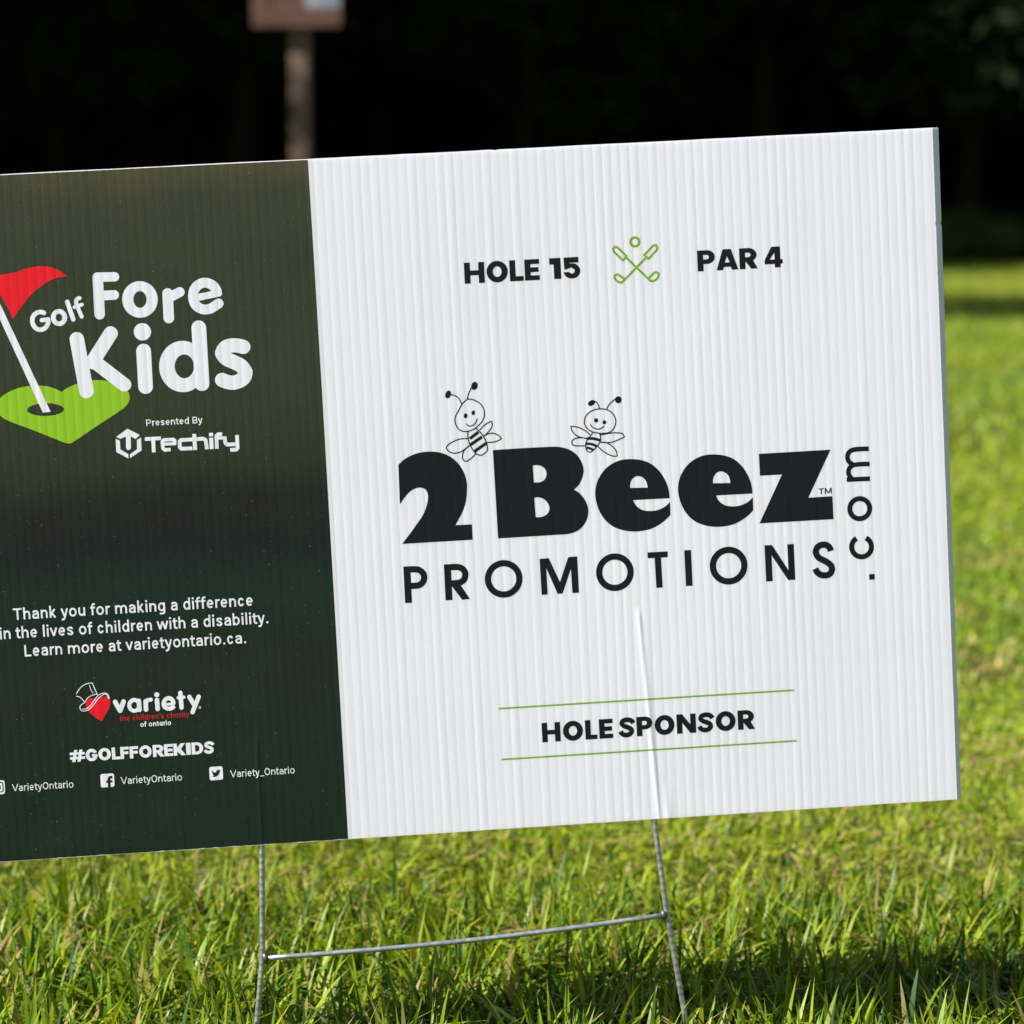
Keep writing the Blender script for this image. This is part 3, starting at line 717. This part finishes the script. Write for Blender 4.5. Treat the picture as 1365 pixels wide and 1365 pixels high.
  ('+','p',0,[(485.53,179.17),(489.81,179.12),(490.06,158.47),(485.78,158.42)]),
  ('+','p',0,[(505.79,182.76),(510.39,182.79),(510.39,158.47),(505.89,158.44)]),
  ('+','p',0,[(560.5,182.88),(565.62,182.88),(576.14,165.06),(576.07,182.67),(580.48,182.72),(580.58,158.34),(575.65,158.33),(565.02,175.96),(565.07,158.25),(560.66,158.21)]),
  ('+','s',4.31,'b',1,0,[(605.69,176.41),(603.98,179.79),(600.43,181.02),(596.78,179.7),(595.2,176.21),(597.0,172.52),(601.5,169.69),(604.99,166.92),(605.99,163.79),(604.22,160.82),(600.38,160.02),(596.54,161.58),(594.52,164.99)]),
 ],
 'side_word': [
  ('+','s',3.08,'b',0,0,[(618.42,224.2),(634.33,224.0)]),
  ('+','s',3.18,'b',1,0,[(634.52,233.98),(624.67,234.03),(621.54,232.89),(619.9,230.23),(620.28,227.05),(622.23,224.49)]),
  ('+','s',3.18,'b',1,0,[(634.31,244.28),(624.57,244.32),(621.14,243.09),(619.58,240.13),(620.17,236.84),(622.63,234.46)]),
  ('+','e',626.54,204.03,8.53,8.53,-3),
  ('-','e',626.54,204.03,5.14,5.14,-3),
  ('+','s',3.5,'b',1,0,[(629.95,183.81),(631.72,182.41),(632.94,180.52),(633.49,178.35),(633.31,176.13),(632.4,174.1),(630.88,172.5),(628.91,171.48),(626.7,171.17),(624.49,171.59),(622.53,172.7),(621.03,174.39),(620.14,176.45),(619.98,178.68),(620.55,180.83),(621.8,182.65),(623.58,183.97)]),
  ('+','p',0,[(631.13,159.0),(634.94,158.97),(634.89,155.17),(631.18,155.19)]),
 ],
 'bee_drawing': [
  ('+','s',0.75,'r',1,1,[(364.96,292.73),(367.16,292.74),(370.63,291.44),(373.59,289.07),(375.41,285.88),(375.91,282.76),(375.06,279.27),(373.38,276.71),(370.83,274.42),(369.44,273.17),(366.05,271.82),(362.93,271.33),(359.87,271.94),(357.33,274.08),(356.09,277.24),(355.88,279.9),(356.68,282.51),(358.12,284.64),(360.07,288.06),(362.2,290.81)]),
  ('+','s',0.75,'r',1,0,[(360.82,289.78),(359.67,292.93),(357.59,295.26),(354.13,296.55)]),
  ('+','e',352.24,296.74,1.85,2.64,-23),
  ('+','s',0.75,'r',1,0,[(364.82,292.74),(365.8,296.12),(367.04,298.7),(368.97,301.68)]),
  ('+','e',370.15,301.48,2.12,2.78,-18),
  ('+','e',363.14,281.84,1.24,1.63,-13),
  ('+','e',368.35,283.53,1.15,1.54,-13),
  ('+','s',0.71,'r',1,0,[(363.41,276.3),(364.89,274.98),(366.43,274.8),(368.46,275.66),(369.87,277.13),(370.73,279.29)]),
  ('+','s',0.75,'r',1,0,[(364.24,271.03),(363.94,267.96),(364.52,263.94),(365.68,260.78),(368.75,256.17),(371.34,254.92),(374.04,255.65),(376.59,257.94),(376.53,261.04),(375.42,265.09),(373.82,268.28),(371.34,271.52),(369.23,273.41)]),
  ('+','s',2.03,'b',0,0,[(365.1,266.47),(371.29,270.55)]),
  ('+','s',2.03,'b',0,0,[(365.09,262.14),(373.41,267.2)]),
  ('+','s',2.03,'b',0,0,[(367.95,257.77),(375.82,262.64)]),
  ('+','s',0.75,'r',1,0,[(372.24,271.91),(375.96,275.24),(380.04,277.22),(380.73,275.19),(379.32,271.95),(376.05,268.6),(374.43,267.36)]),
  ('+','s',0.75,'r',1,0,[(374.68,267.79),(378.73,269.11),(381.82,268.94),(384.4,267.46),(386.41,265.36),(384.22,264.15),(381.08,263.22),(376.43,263.26)]),
  ('+','s',0.75,'r',1,0,[(364.21,266.39),(359.58,266.65),(354.65,265.38),(350.56,263.18),(349.04,261.28),(350.33,258.99),(353.77,257.25),(357.78,257.68),(360.96,259.27),(364.4,261.73)]),
  ('+','s',0.75,'r',1,0,[(364.16,261.3),(361.4,259.25),(359.93,256.67),(359.55,253.6),(360.55,251.77),(362.31,251.44),(365.96,253.67),(368.76,256.39)]),
 ],
 'bee_sketch': [
  ('+','s',0.74,'r',1,1,[(453.51,281.46),(457.19,280.88),(460.44,279.22),(462.73,276.5),(463.67,273.12),(463.14,269.82),(461.72,267.31),(459.03,265.42),(455.29,264.89),(451.23,265.31),(447.21,266.46),(444.0,269.05),(442.64,271.71),(442.57,273.94),(443.64,276.83),(445.98,279.29),(449.4,280.95)]),
  ('+','s',0.74,'r',1,0,[(452.96,281.67),(452.69,283.72),(451.5,285.82),(449.69,286.84)]),
  ('+','s',3.26,'r',0,0,[(447.21,285.32),(448.73,286.08)]),
  ('+','s',0.74,'r',1,0,[(458.14,281.38),(459.55,283.71),(461.5,285.63),(464.19,287.51)]),
  ('+','e',466.08,286.85,2.22,2.37,-3),
  ('+','e',450.46,273.86,1.37,1.48,-13),
  ('+','e',455.95,272.26,1.26,1.33,-3),
  ('+','s',0.74,'r',1,0,[(446.51,271.13),(448.44,268.98),(451.36,267.89),(453.6,268.32),(455.52,269.51)]),
  ('+','s',0.74,'r',1,0,[(447.53,265.52),(445.94,263.39),(444.19,261.63),(442.73,258.38),(442.76,255.42),(443.6,253.52),(445.04,252.7),(446.94,253.51),(449.26,255.42),(451.22,257.53),(452.64,260.04),(452.95,262.62),(452.32,264.88)]),
  ('+','s',1.85,'b',1,0,[(443.65,261.96),(448.08,261.71),(452.65,260.23)]),
  ('+','s',1.67,'b',1,0,[(443.11,258.55),(446.43,258.17),(450.23,256.29)]),
  ('+','s',1.56,'b',1,0,[(443.16,255.95),(445.54,255.26),(447.71,254.03)]),
  ('+','s',0.74,'r',1,0,[(445.63,264.51),(443.52,266.85),(439.56,269.3),(436.28,270.41),(433.33,270.76),(433.76,268.15),(435.66,265.45),(438.17,263.64),(441.45,262.53),(443.66,262.22)]),
  ('+','s',0.74,'r',1,0,[(443.28,262.06),(439.24,262.84),(435.5,262.31),(433.39,260.77),(433.47,258.72),(435.27,257.7),(441.93,257.24)]),
  ('+','s',0.74,'r',1,0,[(453.02,263.91),(459.0,264.69),(463.83,264.78),(467.88,264.0),(469.07,261.71),(465.09,260.08),(460.56,258.67),(457.58,258.47),(452.78,259.11)]),
  ('+','s',0.74,'r',1,0,[(452.78,259.11),(456.83,258.33),(460.43,255.9),(462.88,252.79),(463.44,249.05),(460.11,249.43),(456.49,251.3),(453.26,253.71),(450.8,256.44)]),
 ],
 'club_icon': [
  ('+','e',482.23,391.5,3.72,3.72,-3),
  ('-','e',482.23,391.5,2.11,2.11,-3),
  ('+','s',1.41,'r',0,1,[(476.34,382.23),(473.7,379.67),(467.95,385.66),(467.43,387.48),(468.5,388.82),(470.11,388.74)]),
  ('+','s',1.41,'r',0,0,[(475.81,381.56),(490.5,366.09)]),
  ('+','s',1.41,'r',1,1,[(490.02,366.52),(491.96,365.02),(494.5,365.28),(496.94,367.76),(497.04,369.95),(495.46,370.74),(493.71,369.93)]),
  ('+','s',1.41,'r',0,1,[(488.05,382.42),(490.85,379.78),(496.56,385.37),(497.14,387.14),(496.3,388.58),(494.48,388.47)]),
  ('+','s',1.41,'r',0,0,[(489.7,381.13),(474.4,366.94)]),
  ('+','s',1.41,'r',1,1,[(474.4,366.94),(472.29,365.05),(469.79,365.59),(467.69,368.0),(467.79,369.99),(469.53,370.6),(471.49,369.3)]),
 ],
 'rule_line': [
  ('+','s',1.07,'b',0,0,[(374.84,82.82),(576.56,82.79)]),
 ],
 'rule_line.001': [
  ('+','s',1.07,'b',0,0,[(375.05,47.93),(576.83,47.84)]),
 ],
}
WORDS = [
  ('hole_number',369.65,13.89,[('H',367.36,380.76),('O',382.23,396.36),('L',397.61,406.76),('E',407.64,417.51),('1',424.35,431.86),('5',433.97,444.78)]),
  ('par_number',369.63,13.85,[('P',523.64,535.45),('A',536.29,550.94),('R',551.98,564.12),('4',568.91,581.06)]),
  ('sponsor_words',57.86,13.25,[('H',403.34,415.85),('O',417.63,431.17),('L',432.74,440.89),('E',442.25,451.63),('S',455.76,466.48),('P',467.85,478.57),('O',480.15,493.65),('N',495.23,508.33),('S',509.6,520.57),('O',521.94,535.48),('R',537.06,548.66)]),
  ('hashtag',64.73,8.12,[('#',86.14,96.11),('G',96.65,104.64),('O',105.17,113.42),('L',114.1,119.69),('F',119.82,125.47),('F',125.99,131.74),('O',132.35,140.6),('R',141.39,148.9),('E',149.03,154.94),('K',155.32,163.24),('I',163.67,166.78),('D',167.4,175.08),('S',175.61,182.39)]),
]
TEXTS = [
  ('thanks_line', 'Thank you for making a difference', 55.13, 214.1, 162.83, 7.71, 0.15),
  ('thanks_line.001', 'in the lives of children with a disability.', 45.41, 223.76, 150.39, 7.71, 0.15),
  ('thanks_line.002', 'Learn more at varietyontario.ca.', 60.94, 208.18, 137.86, 7.72, 0.15),
  ('presented_line', 'Presented By', 151.14, 188.32, 286.85, 4.4, 0.145),
  ('charity_tagline', "the children's charity", 120.78, 167.24, 90.51, 3.49, 0.17),
  ('charity_region', 'of ontario', 134.26, 154.77, 85.67, 3.39, 0.18),
  ('picture_handle', 'VarietyOntario', 46.47, 87.21, 47.55, 4.77, 0.118),
  ('letter_handle', 'VarietyOntario', 118.88, 159.74, 47.63, 4.8, 0.118),
  ('bird_handle', 'Variety_Ontario', 192.01, 235.23, 47.52, 4.82, 0.118),
  ('trade_mark', 'TM', 598.98, 608.01, 215.43, 3.89, 0.16),
]


def glyph(ch, x0, x1, bs, cap):
    """heavy geometric capitals"""
    w = x1 - x0; vs = 0.235*cap*1.2; hs = 0.228*cap; top = bs + cap; o = []
    def rect(a, b_, c_, d, s='+'): o.append((s, [np.array(p) for p in ((a, b_), (c_, b_), (c_, d), (a, d))]))
    def poly(p, s='+'): o.append((s, [np.array(q, float) for q in p]))
    def half(xc, yc, rx, ry, s='+'):
        poly([(x0, yc-ry), (xc, yc-ry)] + [(xc + rx*math.sin(a), yc - ry*math.cos(a)) for a in np.linspace(0.1, math.pi-0.1, 18)] + [(xc, yc+ry), (x0, yc+ry)], s)
    def counter(xl, xc, yc, rx, ry):
        poly([(xl, yc-ry), (xc, yc-ry)] + [(xc + rx*math.sin(a), yc - ry*math.cos(a)) for a in np.linspace(0.1, math.pi-0.1, 14)] + [(xc, yc+ry), (xl, yc+ry)], '-')
    if ch == 'H': rect(x0, bs, x0+vs, top); rect(x1-vs, bs, x1, top); rect(x0, bs+cap*.5-hs/2, x1, bs+cap*.5+hs/2)
    elif ch == 'O':
        c_ = ((x0+x1)/2, bs+cap/2)
        o.append(('+', disc(c_, w/2, cap*.515))); o.append(('-', disc(c_, w/2-vs*1.05, cap*.515-hs*1.15)))
    elif ch == 'G':
        c_ = ((x0+x1)/2, bs+cap/2)
        o.append(('+', disc(c_, w/2, cap*.515))); o.append(('-', disc(c_, w/2-vs*1.05, cap*.515-hs*1.15)))
        poly([(c_[0]+w*.08, c_[1]), (x1+1, c_[1]), (x1+1, c_[1]+cap*.17), (x1-vs*.2, c_[1]+cap*.2), (c_[0]+w*.1, c_[1]+cap*.12)], '-')
        rect(c_[0]+w*.02, c_[1]-cap*.13, x1-w*.015, c_[1]+cap*.06)
    elif ch == 'L': rect(x0, bs, x0+vs, top); rect(x0, bs, x1, bs+hs)
    elif ch in 'EF':
        rect(x0, bs, x0+vs, top); rect(x0, top-hs, x1, top); rect(x0, bs+cap*.5-hs/2, x1-w*.06, bs+cap*.5+hs/2)
        if ch == 'E': rect(x0, bs, x1, bs+hs)
    elif ch == 'I': rect(x0, bs, x1, top)
    elif ch == '1': rect(x1-vs*1.2, bs, x1, top); rect(x0, top-cap*.3, x1, top)
    elif ch == '5':
        c_ = (x0+w*.48, bs+cap*.345)
        o.append(('+', disc(c_, w*.52, cap*.365))); o.append(('-', disc(c_, w*.52-vs*.95, cap*.365-hs*1.05)))
        rect(x0-1, bs+cap*.30, c_[0], bs+cap*.52, '-')
        poly([(x0+w*.0, top), (x1-w*.09, top), (x1-w*.09, top-cap*.26), (x0+w*.36, top-cap*.26), (x0+w*.37, top-cap*.42), (x0+w*.42, bs+cap*.5), (x0+w*.02, bs+cap*.42)])
    elif ch == 'P':
        half(x0+w*.55, bs+cap*.67, w*.45, cap*.33); rect(x0, bs, x0+vs, top); counter(x0+vs, x0+w*.52, bs+cap*.67, w*.14, cap*.11)
    elif ch == 'R':
        half(x0+w*.50, bs+cap*.67, w*.46, cap*.33); poly([(x0+w*.28, bs+cap*.42), (x0+w*.72, bs+cap*.45), (x1, bs), (x1-vs*1.12, bs)])
        rect(x0, bs, x0+vs, top); counter(x0+vs, x0+w*.48, bs+cap*.67, w*.15, cap*.11)
    elif ch == 'D':
        half(x0+w*.45, bs+cap/2, w*.55, cap/2); counter(x0+vs, x0+w*.44, bs+cap/2, w*.55-vs*1.05, cap/2-hs)
    elif ch == 'A':
        xm = (x0+x1)/2
        poly([(x0, bs), (xm-w*.19, top), (xm+w*.19, top), (x1, bs), (x1-vs*1.1, bs), (x1-vs*1.1-w*.045, bs+cap*.15), (x0+vs*1.1+w*.045, bs+cap*.15), (x0+vs*1.1, bs)])
        poly([(xm-w*.115, bs+cap*.36), (xm, bs+cap*.66), (xm+w*.115, bs+cap*.36)], '-')
    elif ch == '4':
        xr = x1 - w*.12
        poly([(x0, bs+cap*.17), (x0, bs+cap*.36), (x0+w*.40, top), (xr, top), (xr, bs+cap*.38), (x1, bs+cap*.38), (x1, bs+cap*.17), (xr, bs+cap*.17), (xr, bs), (xr-vs, bs), (xr-vs, bs+cap*.17)])
        poly([(x0+w*.27, bs+cap*.38), (xr-vs, bs+cap*.72), (xr-vs, bs+cap*.38)], '-')
    elif ch == 'N':
        poly([(x0, bs), (x0, top), (x0+vs*1.05, top), (x1-vs, bs+cap*.45), (x1-vs, top), (x1, top), (x1, bs), (x1-vs*1.05, bs), (x0+vs, bs+cap*.55), (x0+vs, bs)])
    elif ch == 'K':
        rect(x0, bs, x0+vs, top)
        poly([(x0+vs*.9, bs+cap*.38), (x0+vs*.9, bs+cap*.62), (x1-vs*1.32, top), (x1-w*.02, top), (x0+w*.62, bs+cap*.53), (x1, bs), (x1-vs*1.3, bs)])
    elif ch == 'S':
        q = [(.93, .70), (.78, .845), (.50, .895), (.24, .83), (.185, .70), (.32, .585), (.55, .50), (.76, .40), (.80, .27), (.68, .15), (.46, .105), (.22, .16), (.09, .31)]
        P = catmull([(x0 + w*a, bs + cap*c_) for a, c_ in q], False)
        o.append(('+', outline(P, hs*1.08)))
    elif ch == '#':
        s = w*.075
        for xc in (.33, .67):
            x_ = x0 + w*xc
            poly([(x_-w*.12-s, bs), (x_+w*.09-s, bs), (x_+w*.12+s, top), (x_-w*.09+s, top)])
        for yc in (.32, .69): rect(x0, bs+cap*(yc-.105), x1, bs+cap*(yc+.105))
    return o
WORD_STYLE = {'hole_number': (BLACK, 'black capitals with the hole number'), 'par_number': (BLACK, 'black capitals with the par number'),
              'sponsor_words': (BLACK, 'black capitals between two green lines'), 'hashtag': (PRINTW, 'white heavy hashtag line')}
for name, bs, cap, letters in WORDS:
    mat, lb = WORD_STYLE[name]
    V, F = [], []
    for ch, a, b_ in letters:
        v2, tr_ = fill(glyph(ch, a, b_, bs, cap)); F += [[i + len(V) for i in q] for q in tr_]; V += v2
    print_mesh(name + '_lettering', V, F, mat, 0.11, lb)

# small lettering: a plain grotesque drawn as strokes, unit = cap height
def letter(ch, w, round_a=False):
    """advance, strokes [(points, smooth)], dots [(x, y, side)]"""
    h = w/2; X = 0.745; s = 0.085; A = 1.05; D = -0.29; st, dots, rings = [], [], []
    def ln(*p): st.append((list(p), False))
    def cvv(*p): st.append((list(p), True))
    def ring(l, r_, b_, t_): 
        c = ((l+r_)/2, (b_+t_)/2)
        rings.append((c, (r_-l)/2, (t_-b_)/2))
    def bowl(l, r_, b_, t_): ring(l, r_, b_, t_)
    a = {'a': .74, 'b': .765, 'c': .715, 'd': .765, 'e': .735, 'f': .47, 'g': .765, 'h': .755, 'i': .335, 'k': .70, 'l': .335, 'm': 1.2, 'n': .755, 'o': .785,
         'r': .475, 's': .70, 't': .455, 'u': .755, 'v': .68, 'w': 1.02, 'y': .665, 'T': .83, 'L': .74, 'P': .87, 'B': .86, 'V': .88, 'O': .95, 'M': 1.2, '_': .62, '.': .37, ' ': .34, "'": .25}[ch]
    l, r_ = s, a - s; m = a/2; il, ir = l + h, r_ - h
    if ch == ' ': pass
    elif ch in 'nhm':
        ln((il, 0), (il, A if ch == 'h' else X))
        xs = [(il, ir)] if ch != 'm' else [(il, m), (m, ir)]
        for p, q in xs: cvv((p, X*.55), (p+(q-p)*.18, X*.80), (p+(q-p)*.52, X-h), (q-(q-p)*.12, X*.80), (q, X*.60), (q, X*.3), (q, 0))
    elif ch == 'u':
        ln((ir, 0), (ir, X)); cvv((ir, X*.42), (ir-(ir-il)*.2, X*.19), (m-.02, h), (il+(ir-il)*.1, X*.2), (il, X*.42), (il, X*.7), (il, X))
    elif ch == 'a' and not round_a:
        cvv((il+.01, X*.70), (il+(ir-il)*.2, X*.86), (m, X-h), (ir-(ir-il)*.12, X*.84), (ir, X*.66), (ir, X*.3), (ir, 0))
        cvv((ir, X*.57), (m, X*.555), (il+(ir-il)*.1, X*.45), (il, X*.28), (il+(ir-il)*.14, X*.13), (m-.04, h), (ir-(ir-il)*.2, X*.14), (ir, X*.28))
    elif ch == 'a': ring(l, r_, 0, X); ln((ir, 0), (ir, X))
    elif ch == 'o': ring(l-.02, r_+.02, -.01, X+.01)
    elif ch == 'O': ring(l-.01, r_+.01, -.01, 1.01)
    elif ch == 'b': ring(l, r_, -.01, X+.01); ln((il, 0), (il, A))
    elif ch == 'd': ring(l, r_, -.01, X+.01); ln((ir, 0), (ir, A))
    elif ch == 'g':
        ring(l, r_, -.01, X+.01); cvv((ir, X), (ir, X*.3), (ir, -.02), (ir-.06, D*.55), (m, D+h), (il+.04, D*.62))
    elif ch == 'c': cvv(*[(m + (m-l-h)*math.cos(q), X/2 + (X/2-h)*math.sin(q)) for q in np.linspace(R(28), R(332), 15)])
    elif ch == 'e':
        cvv(*[(m + (m-l-h)*math.cos(q), X/2 + (X/2-h)*math.sin(q)) for q in np.linspace(R(-2), R(318), 17)]); ln((il, X*.5), (r_-h*.4, X*.5))
    elif ch == 'f': cvv((a-.02, A-h*.9), (m+.06, A-h*1.1), (m-.03, A*.80), (m-.03, A*.5), (m-.03, 0)); ln((.03, X-h), (a-.02, X-h))
    elif ch == 't': cvv((m-.03, .93), (m-.03, .6), (m-.03, .25), (m+.0, .1), (m+.08, h), (a-.02, h)); ln((.02, X-h), (a-.03, X-h))
    elif ch == 'i': ln((m, 0), (m, X)); dots.append((m, .95, w*1.12))
    elif ch == 'l': ln((m, 0), (m, A))
    elif ch == 'k': ln((il, 0), (il, A)); ln((il, X*.32), (r_-h, X)); ln((il+.14, X*.5), (r_-h*.6, 0))
    elif ch == 'r': ln((il, 0), (il, X)); cvv((il, X*.55), (il+.06, X*.82), (a-.12, X-h*1.05), (a-.01, X-h))
    elif ch == 's': cvv((ir, X*.70), (m+.12, X*.88), (m, X-h), (il+.05, X*.86), (il, X*.72), (il+.1, X*.58), (m, X*.51), (ir-.08, X*.42), (ir, X*.27), (ir-.06, X*.13), (m, h), (il+.07, X*.12), (il-.01, X*.29))
    elif ch == 'v': ln((l-.05+h*.7, X), (m, h*.5)); ln((r_+.05-h*.7, X), (m, h*.5))
    elif ch == 'w':
        p = [(l-.05+h*.6, X), (l+(m-l)*.48, h*.4), (m, X*.96), (r_-(m-l)*.48, h*.4), (r_+.05-h*.6, X)]
        for q in zip(p[:-1], p[1:]): ln(*q)
    elif ch == 'y': ln((l-.05+h*.7, X), (m, h*.8)); cvv((r_+.05-h*.7, X), (m+.03, .06), (m-.06, D*.6), (m-.16, D+h), (l-.02, D+h*1.1))
    elif ch == 'T': ln((.03, 1-h), (a-.03, 1-h)); ln((m, 0), (m, 1))
    elif ch == 'L': ln((il+.02, 0), (il+.02, 1)); ln((il, h), (a-.05, h))
    elif ch in 'PB':
        ln((il+.02, 0), (il+.02, 1)); b_ = .40 if ch == 'P' else .47
        cvv((il, 1-h), (m+.04, 1-h), (ir-.04, .9), (ir, (1+b_)/2), (ir-.04, b_+.08), (m+.04, b_+h*.3), (il, b_+h*.3))
        if ch == 'B': cvv((m, b_+h*.3), (ir-.02, .40), (ir+.01, .25), (ir-.03, .1), (m+.04, h), (il, h))
    elif ch == 'V': ln((h*.8, 1), (m, h*.5)); ln((a-h*.8, 1), (m, h*.5))
    elif ch == 'M':
        p = [(il, 0), (il+.02, 1), (m, h), (ir-.02, 1), (ir, 0)]
        for q in zip(p[:-1], p[1:]): ln(*q)
    elif ch == '_': ln((0, -h), (a, -h))
    elif ch == '.': dots.append((m, w*.55, w*1.12))
    elif ch == "'": ln((m, .72), (m, 1.02))
    return a, st, dots, rings
def text_shape(s, weight, round_a):
    V, F, x = [], [], 0.0
    for ch in s:
        a, st, dots, rings = letter(ch, weight, round_a); ops = []
        for c, rx, ry in rings: ops += [('+', disc(c, rx, ry, 0, 28)), ('-', disc(c, rx-weight, ry-weight, 0, 28))]
        for p, sm in st:
            P = catmull(p, False, 4) if sm else [np.array(q, float) for q in p]
            ops.append(('+', outline(P, weight)))
        for cx, cy, d in dots: ops.append(('+', disc((cx, cy), d*.56, d*.56, 0, 14)))
        if ops:
            # work in hundredths so the union's tolerance stays small beside the strokes
            v2, tr_ = fill([(k, [q*100 for q in p]) for k, p in ops])
            F += [[i + len(V) for i in q] for q in tr_]; V += [(q[0]/100 + x, q[1]/100) for q in v2]
        x += a
    return V, F
TEXT_STYLE = {'charity_tagline': (DIMRED, 'small red tagline', True), 'charity_region': (PRINTW, None, True), 'trade_mark': (BLACK, 'tiny black trade mark letters', False)}
for name, s, u0, u1, bs, cap, bold in TEXTS:
    mat, lb, ra = TEXT_STYLE.get(name.split('.')[0], (PRINTW, None, False))
    V, F = text_shape(s, bold, ra); xs = [V[i][0] for q in F for i in q]; a, b_ = min(xs), max(xs)
    k = (u1-u0)/(b_-a)
    V = [(u0 + (x-a)*k, bs + y*cap) for x, y in V]
    print_mesh(name.split('.')[0] + '_lettering', V, F, mat, 0.11, lb)

ART_STYLE = {
    'flag': ('flag_emblem', RED, 0.08, 'red waving golf flag'), 'heart': ('heart_emblem', GREEN, 0.07, 'leaf green heart shaped putting green'),
    'hole': ('hole_emblem', DARK, 0.09, 'dark oval golf hole'), 'flagpole': ('flagpole_emblem', PRINTW, 0.105, 'white flag pole'),
    'logo_script': ('rounded_lettering', PRINTW, 0.12, 'large white rounded lettering'), 'presenter_mark': ('presenter_emblem', PRINTW, 0.10, 'white hexagon mark with squared lettering'),
    'charity_heart': ('heart_emblem', RED, 0.09, 'small red heart'), 'charity_hat': ('hat_emblem', PRINTW, 0.12, 'white outline of a top hat'),
    'charity_script': ('rounded_lettering', PRINTW, 0.10, 'small white rounded lettering'),
    'picture_icon': ('camera_icon', PRINTW, 0.10, 'white square camera icon'), 'letter_icon': ('letter_icon', PRINTW, 0.10, 'white square icon with a letter f cut out'),
    'bird_icon': ('bird_icon', PRINTW, 0.10, 'white square icon with a bird cut out'),
    'title': ('title_lettering', BLACK, 0.10, 'very large heavy black lettering'), 'subtitle': ('subtitle_lettering', BLACK, 0.10, 'widely spaced black capitals'),
    'side_word': ('upright_lettering', BLACK, 0.10, 'black lettering turned upright'),
    'bee_drawing': ('bee_drawing', BLACK, 0.12, 'black line drawing of a bee, head tilted'), 'bee_sketch': ('bee_drawing', BLACK, 0.12, 'black line drawing of a smaller bee'),
    'club_icon': ('golf_club_icon', GREEN2, 0.10, 'green crossed golf clubs under a ball'), 'rule_line': ('rule_line', GREEN2, 0.10, 'thin green line')}
for key, recs in ART.items():
    nm, mat, lift, lb = ART_STYLE[key.split('.')[0]]
    v2, tr_ = fill(ops_of(recs)); print_mesh(nm, v2, tr_, mat, lift, lb)

# ------------------------------------------------------------------ wire stake
zinc, t, b = material('galvanised_wire', 0.34, 0.5, 0.75)
tc = t.new('ShaderNodeTexCoord'); n1 = t.noise(tc.outputs['Object'], 220, 4, 0.6)
t.put(b.inputs['Base Color'], t.ramp(n1.outputs['Fac'], [(0.3, (0.32, 0.34, 0.345)), (0.7, (0.54, 0.56, 0.57))]))
t.put(b.inputs['Roughness'], t.math('MULTIPLY_ADD', n1.outputs['Fac'], 0.3, 0.22))
weldm, t, b = material('weld_bead', 0.5, 0.5, 0.8); b.inputs['Base Color'].default_value = c4(0.12, 0.12, 0.125)
ROTM = ROT.to_matrix()
def at_sheet(u_, v_, back=0.0021): return base + ROTM @ Vector((u_*MMU, back, v_*MMU))
foot_l = at_sheet(199.2, -123.5); foot_r = at_sheet(492.5, -144.5)
st0 = Vector(((foot_l.x + foot_r.x)/2, (foot_l.y + foot_r.y)/2, 0))
stake = empty('wire_stake', st0)
tag(stake, 'galvanised steel wire stake shaped like a ladder holding up the yard sign', 'sign stake')
def knurled(pts, rad, name):
    """ribbed wire: short raised ribs every five millimetres"""
    P, rr = [], []
    for a, b_ in zip(pts[:-1], pts[1:]):
        L = (b_-a).length; n = max(1, int(L/0.0050))
        for i in range(n):
            for f, k in ((0.0, 1.0), (0.42, 1.0), (0.52, 1.06), (0.74, 1.06), (0.84, 1.0)):
                P.append(a.lerp(b_, (i+f)/n) - st0); rr.append(rad*k)
    P.append(pts[-1] - st0); rr.append(rad)
    m = MB(); m.tube(P, rr, 14); return link(name, m.mesh(name, True), zinc, stake)
def down(p, q, z):
    d = q - p; return p + d*((z - p.z)/d.z)
RAD = 0.00186
lw, rw = at_sheet(206.0, -78.1), at_sheet(482.7, -67.0)
knurled([at_sheet(213.5, 120), at_sheet(210.3, 2), lw, foot_l, down(lw, foot_l, -0.10)], RAD, 'leg')
knurled([at_sheet(472.8, 146), at_sheet(476.8, 2), rw, foot_r, down(rw, foot_r, -0.10)], RAD, 'leg')
m = MB(); ax = (rw - lw).normalized()
P = [lw.lerp(rw, f) + Vector((0, -0.0012, 0)) + Vector((0, 0, -0.0030*math.sin(math.pi*f))) - st0 for f in np.linspace(0.007, 0.993, 16)]
m.tube(P, 0.00178, 14); link('crossbar', m.mesh('crossbar', True), zinc, stake)
for w_ in (lw + ax*0.0022, rw - ax*0.0022):
    m = MB(); c_ = w_ - st0 + Vector((0, -0.0012, 0))
    m.tube([c_ + Vector((-0.0012, 0, 0.0032)), c_ + Vector((-0.0004, 0, 0.0016)), c_ + Vector((0.0002, -0.0004, 0)), c_ + Vector((0, 0, -0.0016)), c_ + Vector((-0.0005, 0, -0.0030))], [0.0009, 0.0021, 0.0024, 0.0020, 0.0009], 10)
    link('weld', m.mesh('weld', True), weldm, stake)
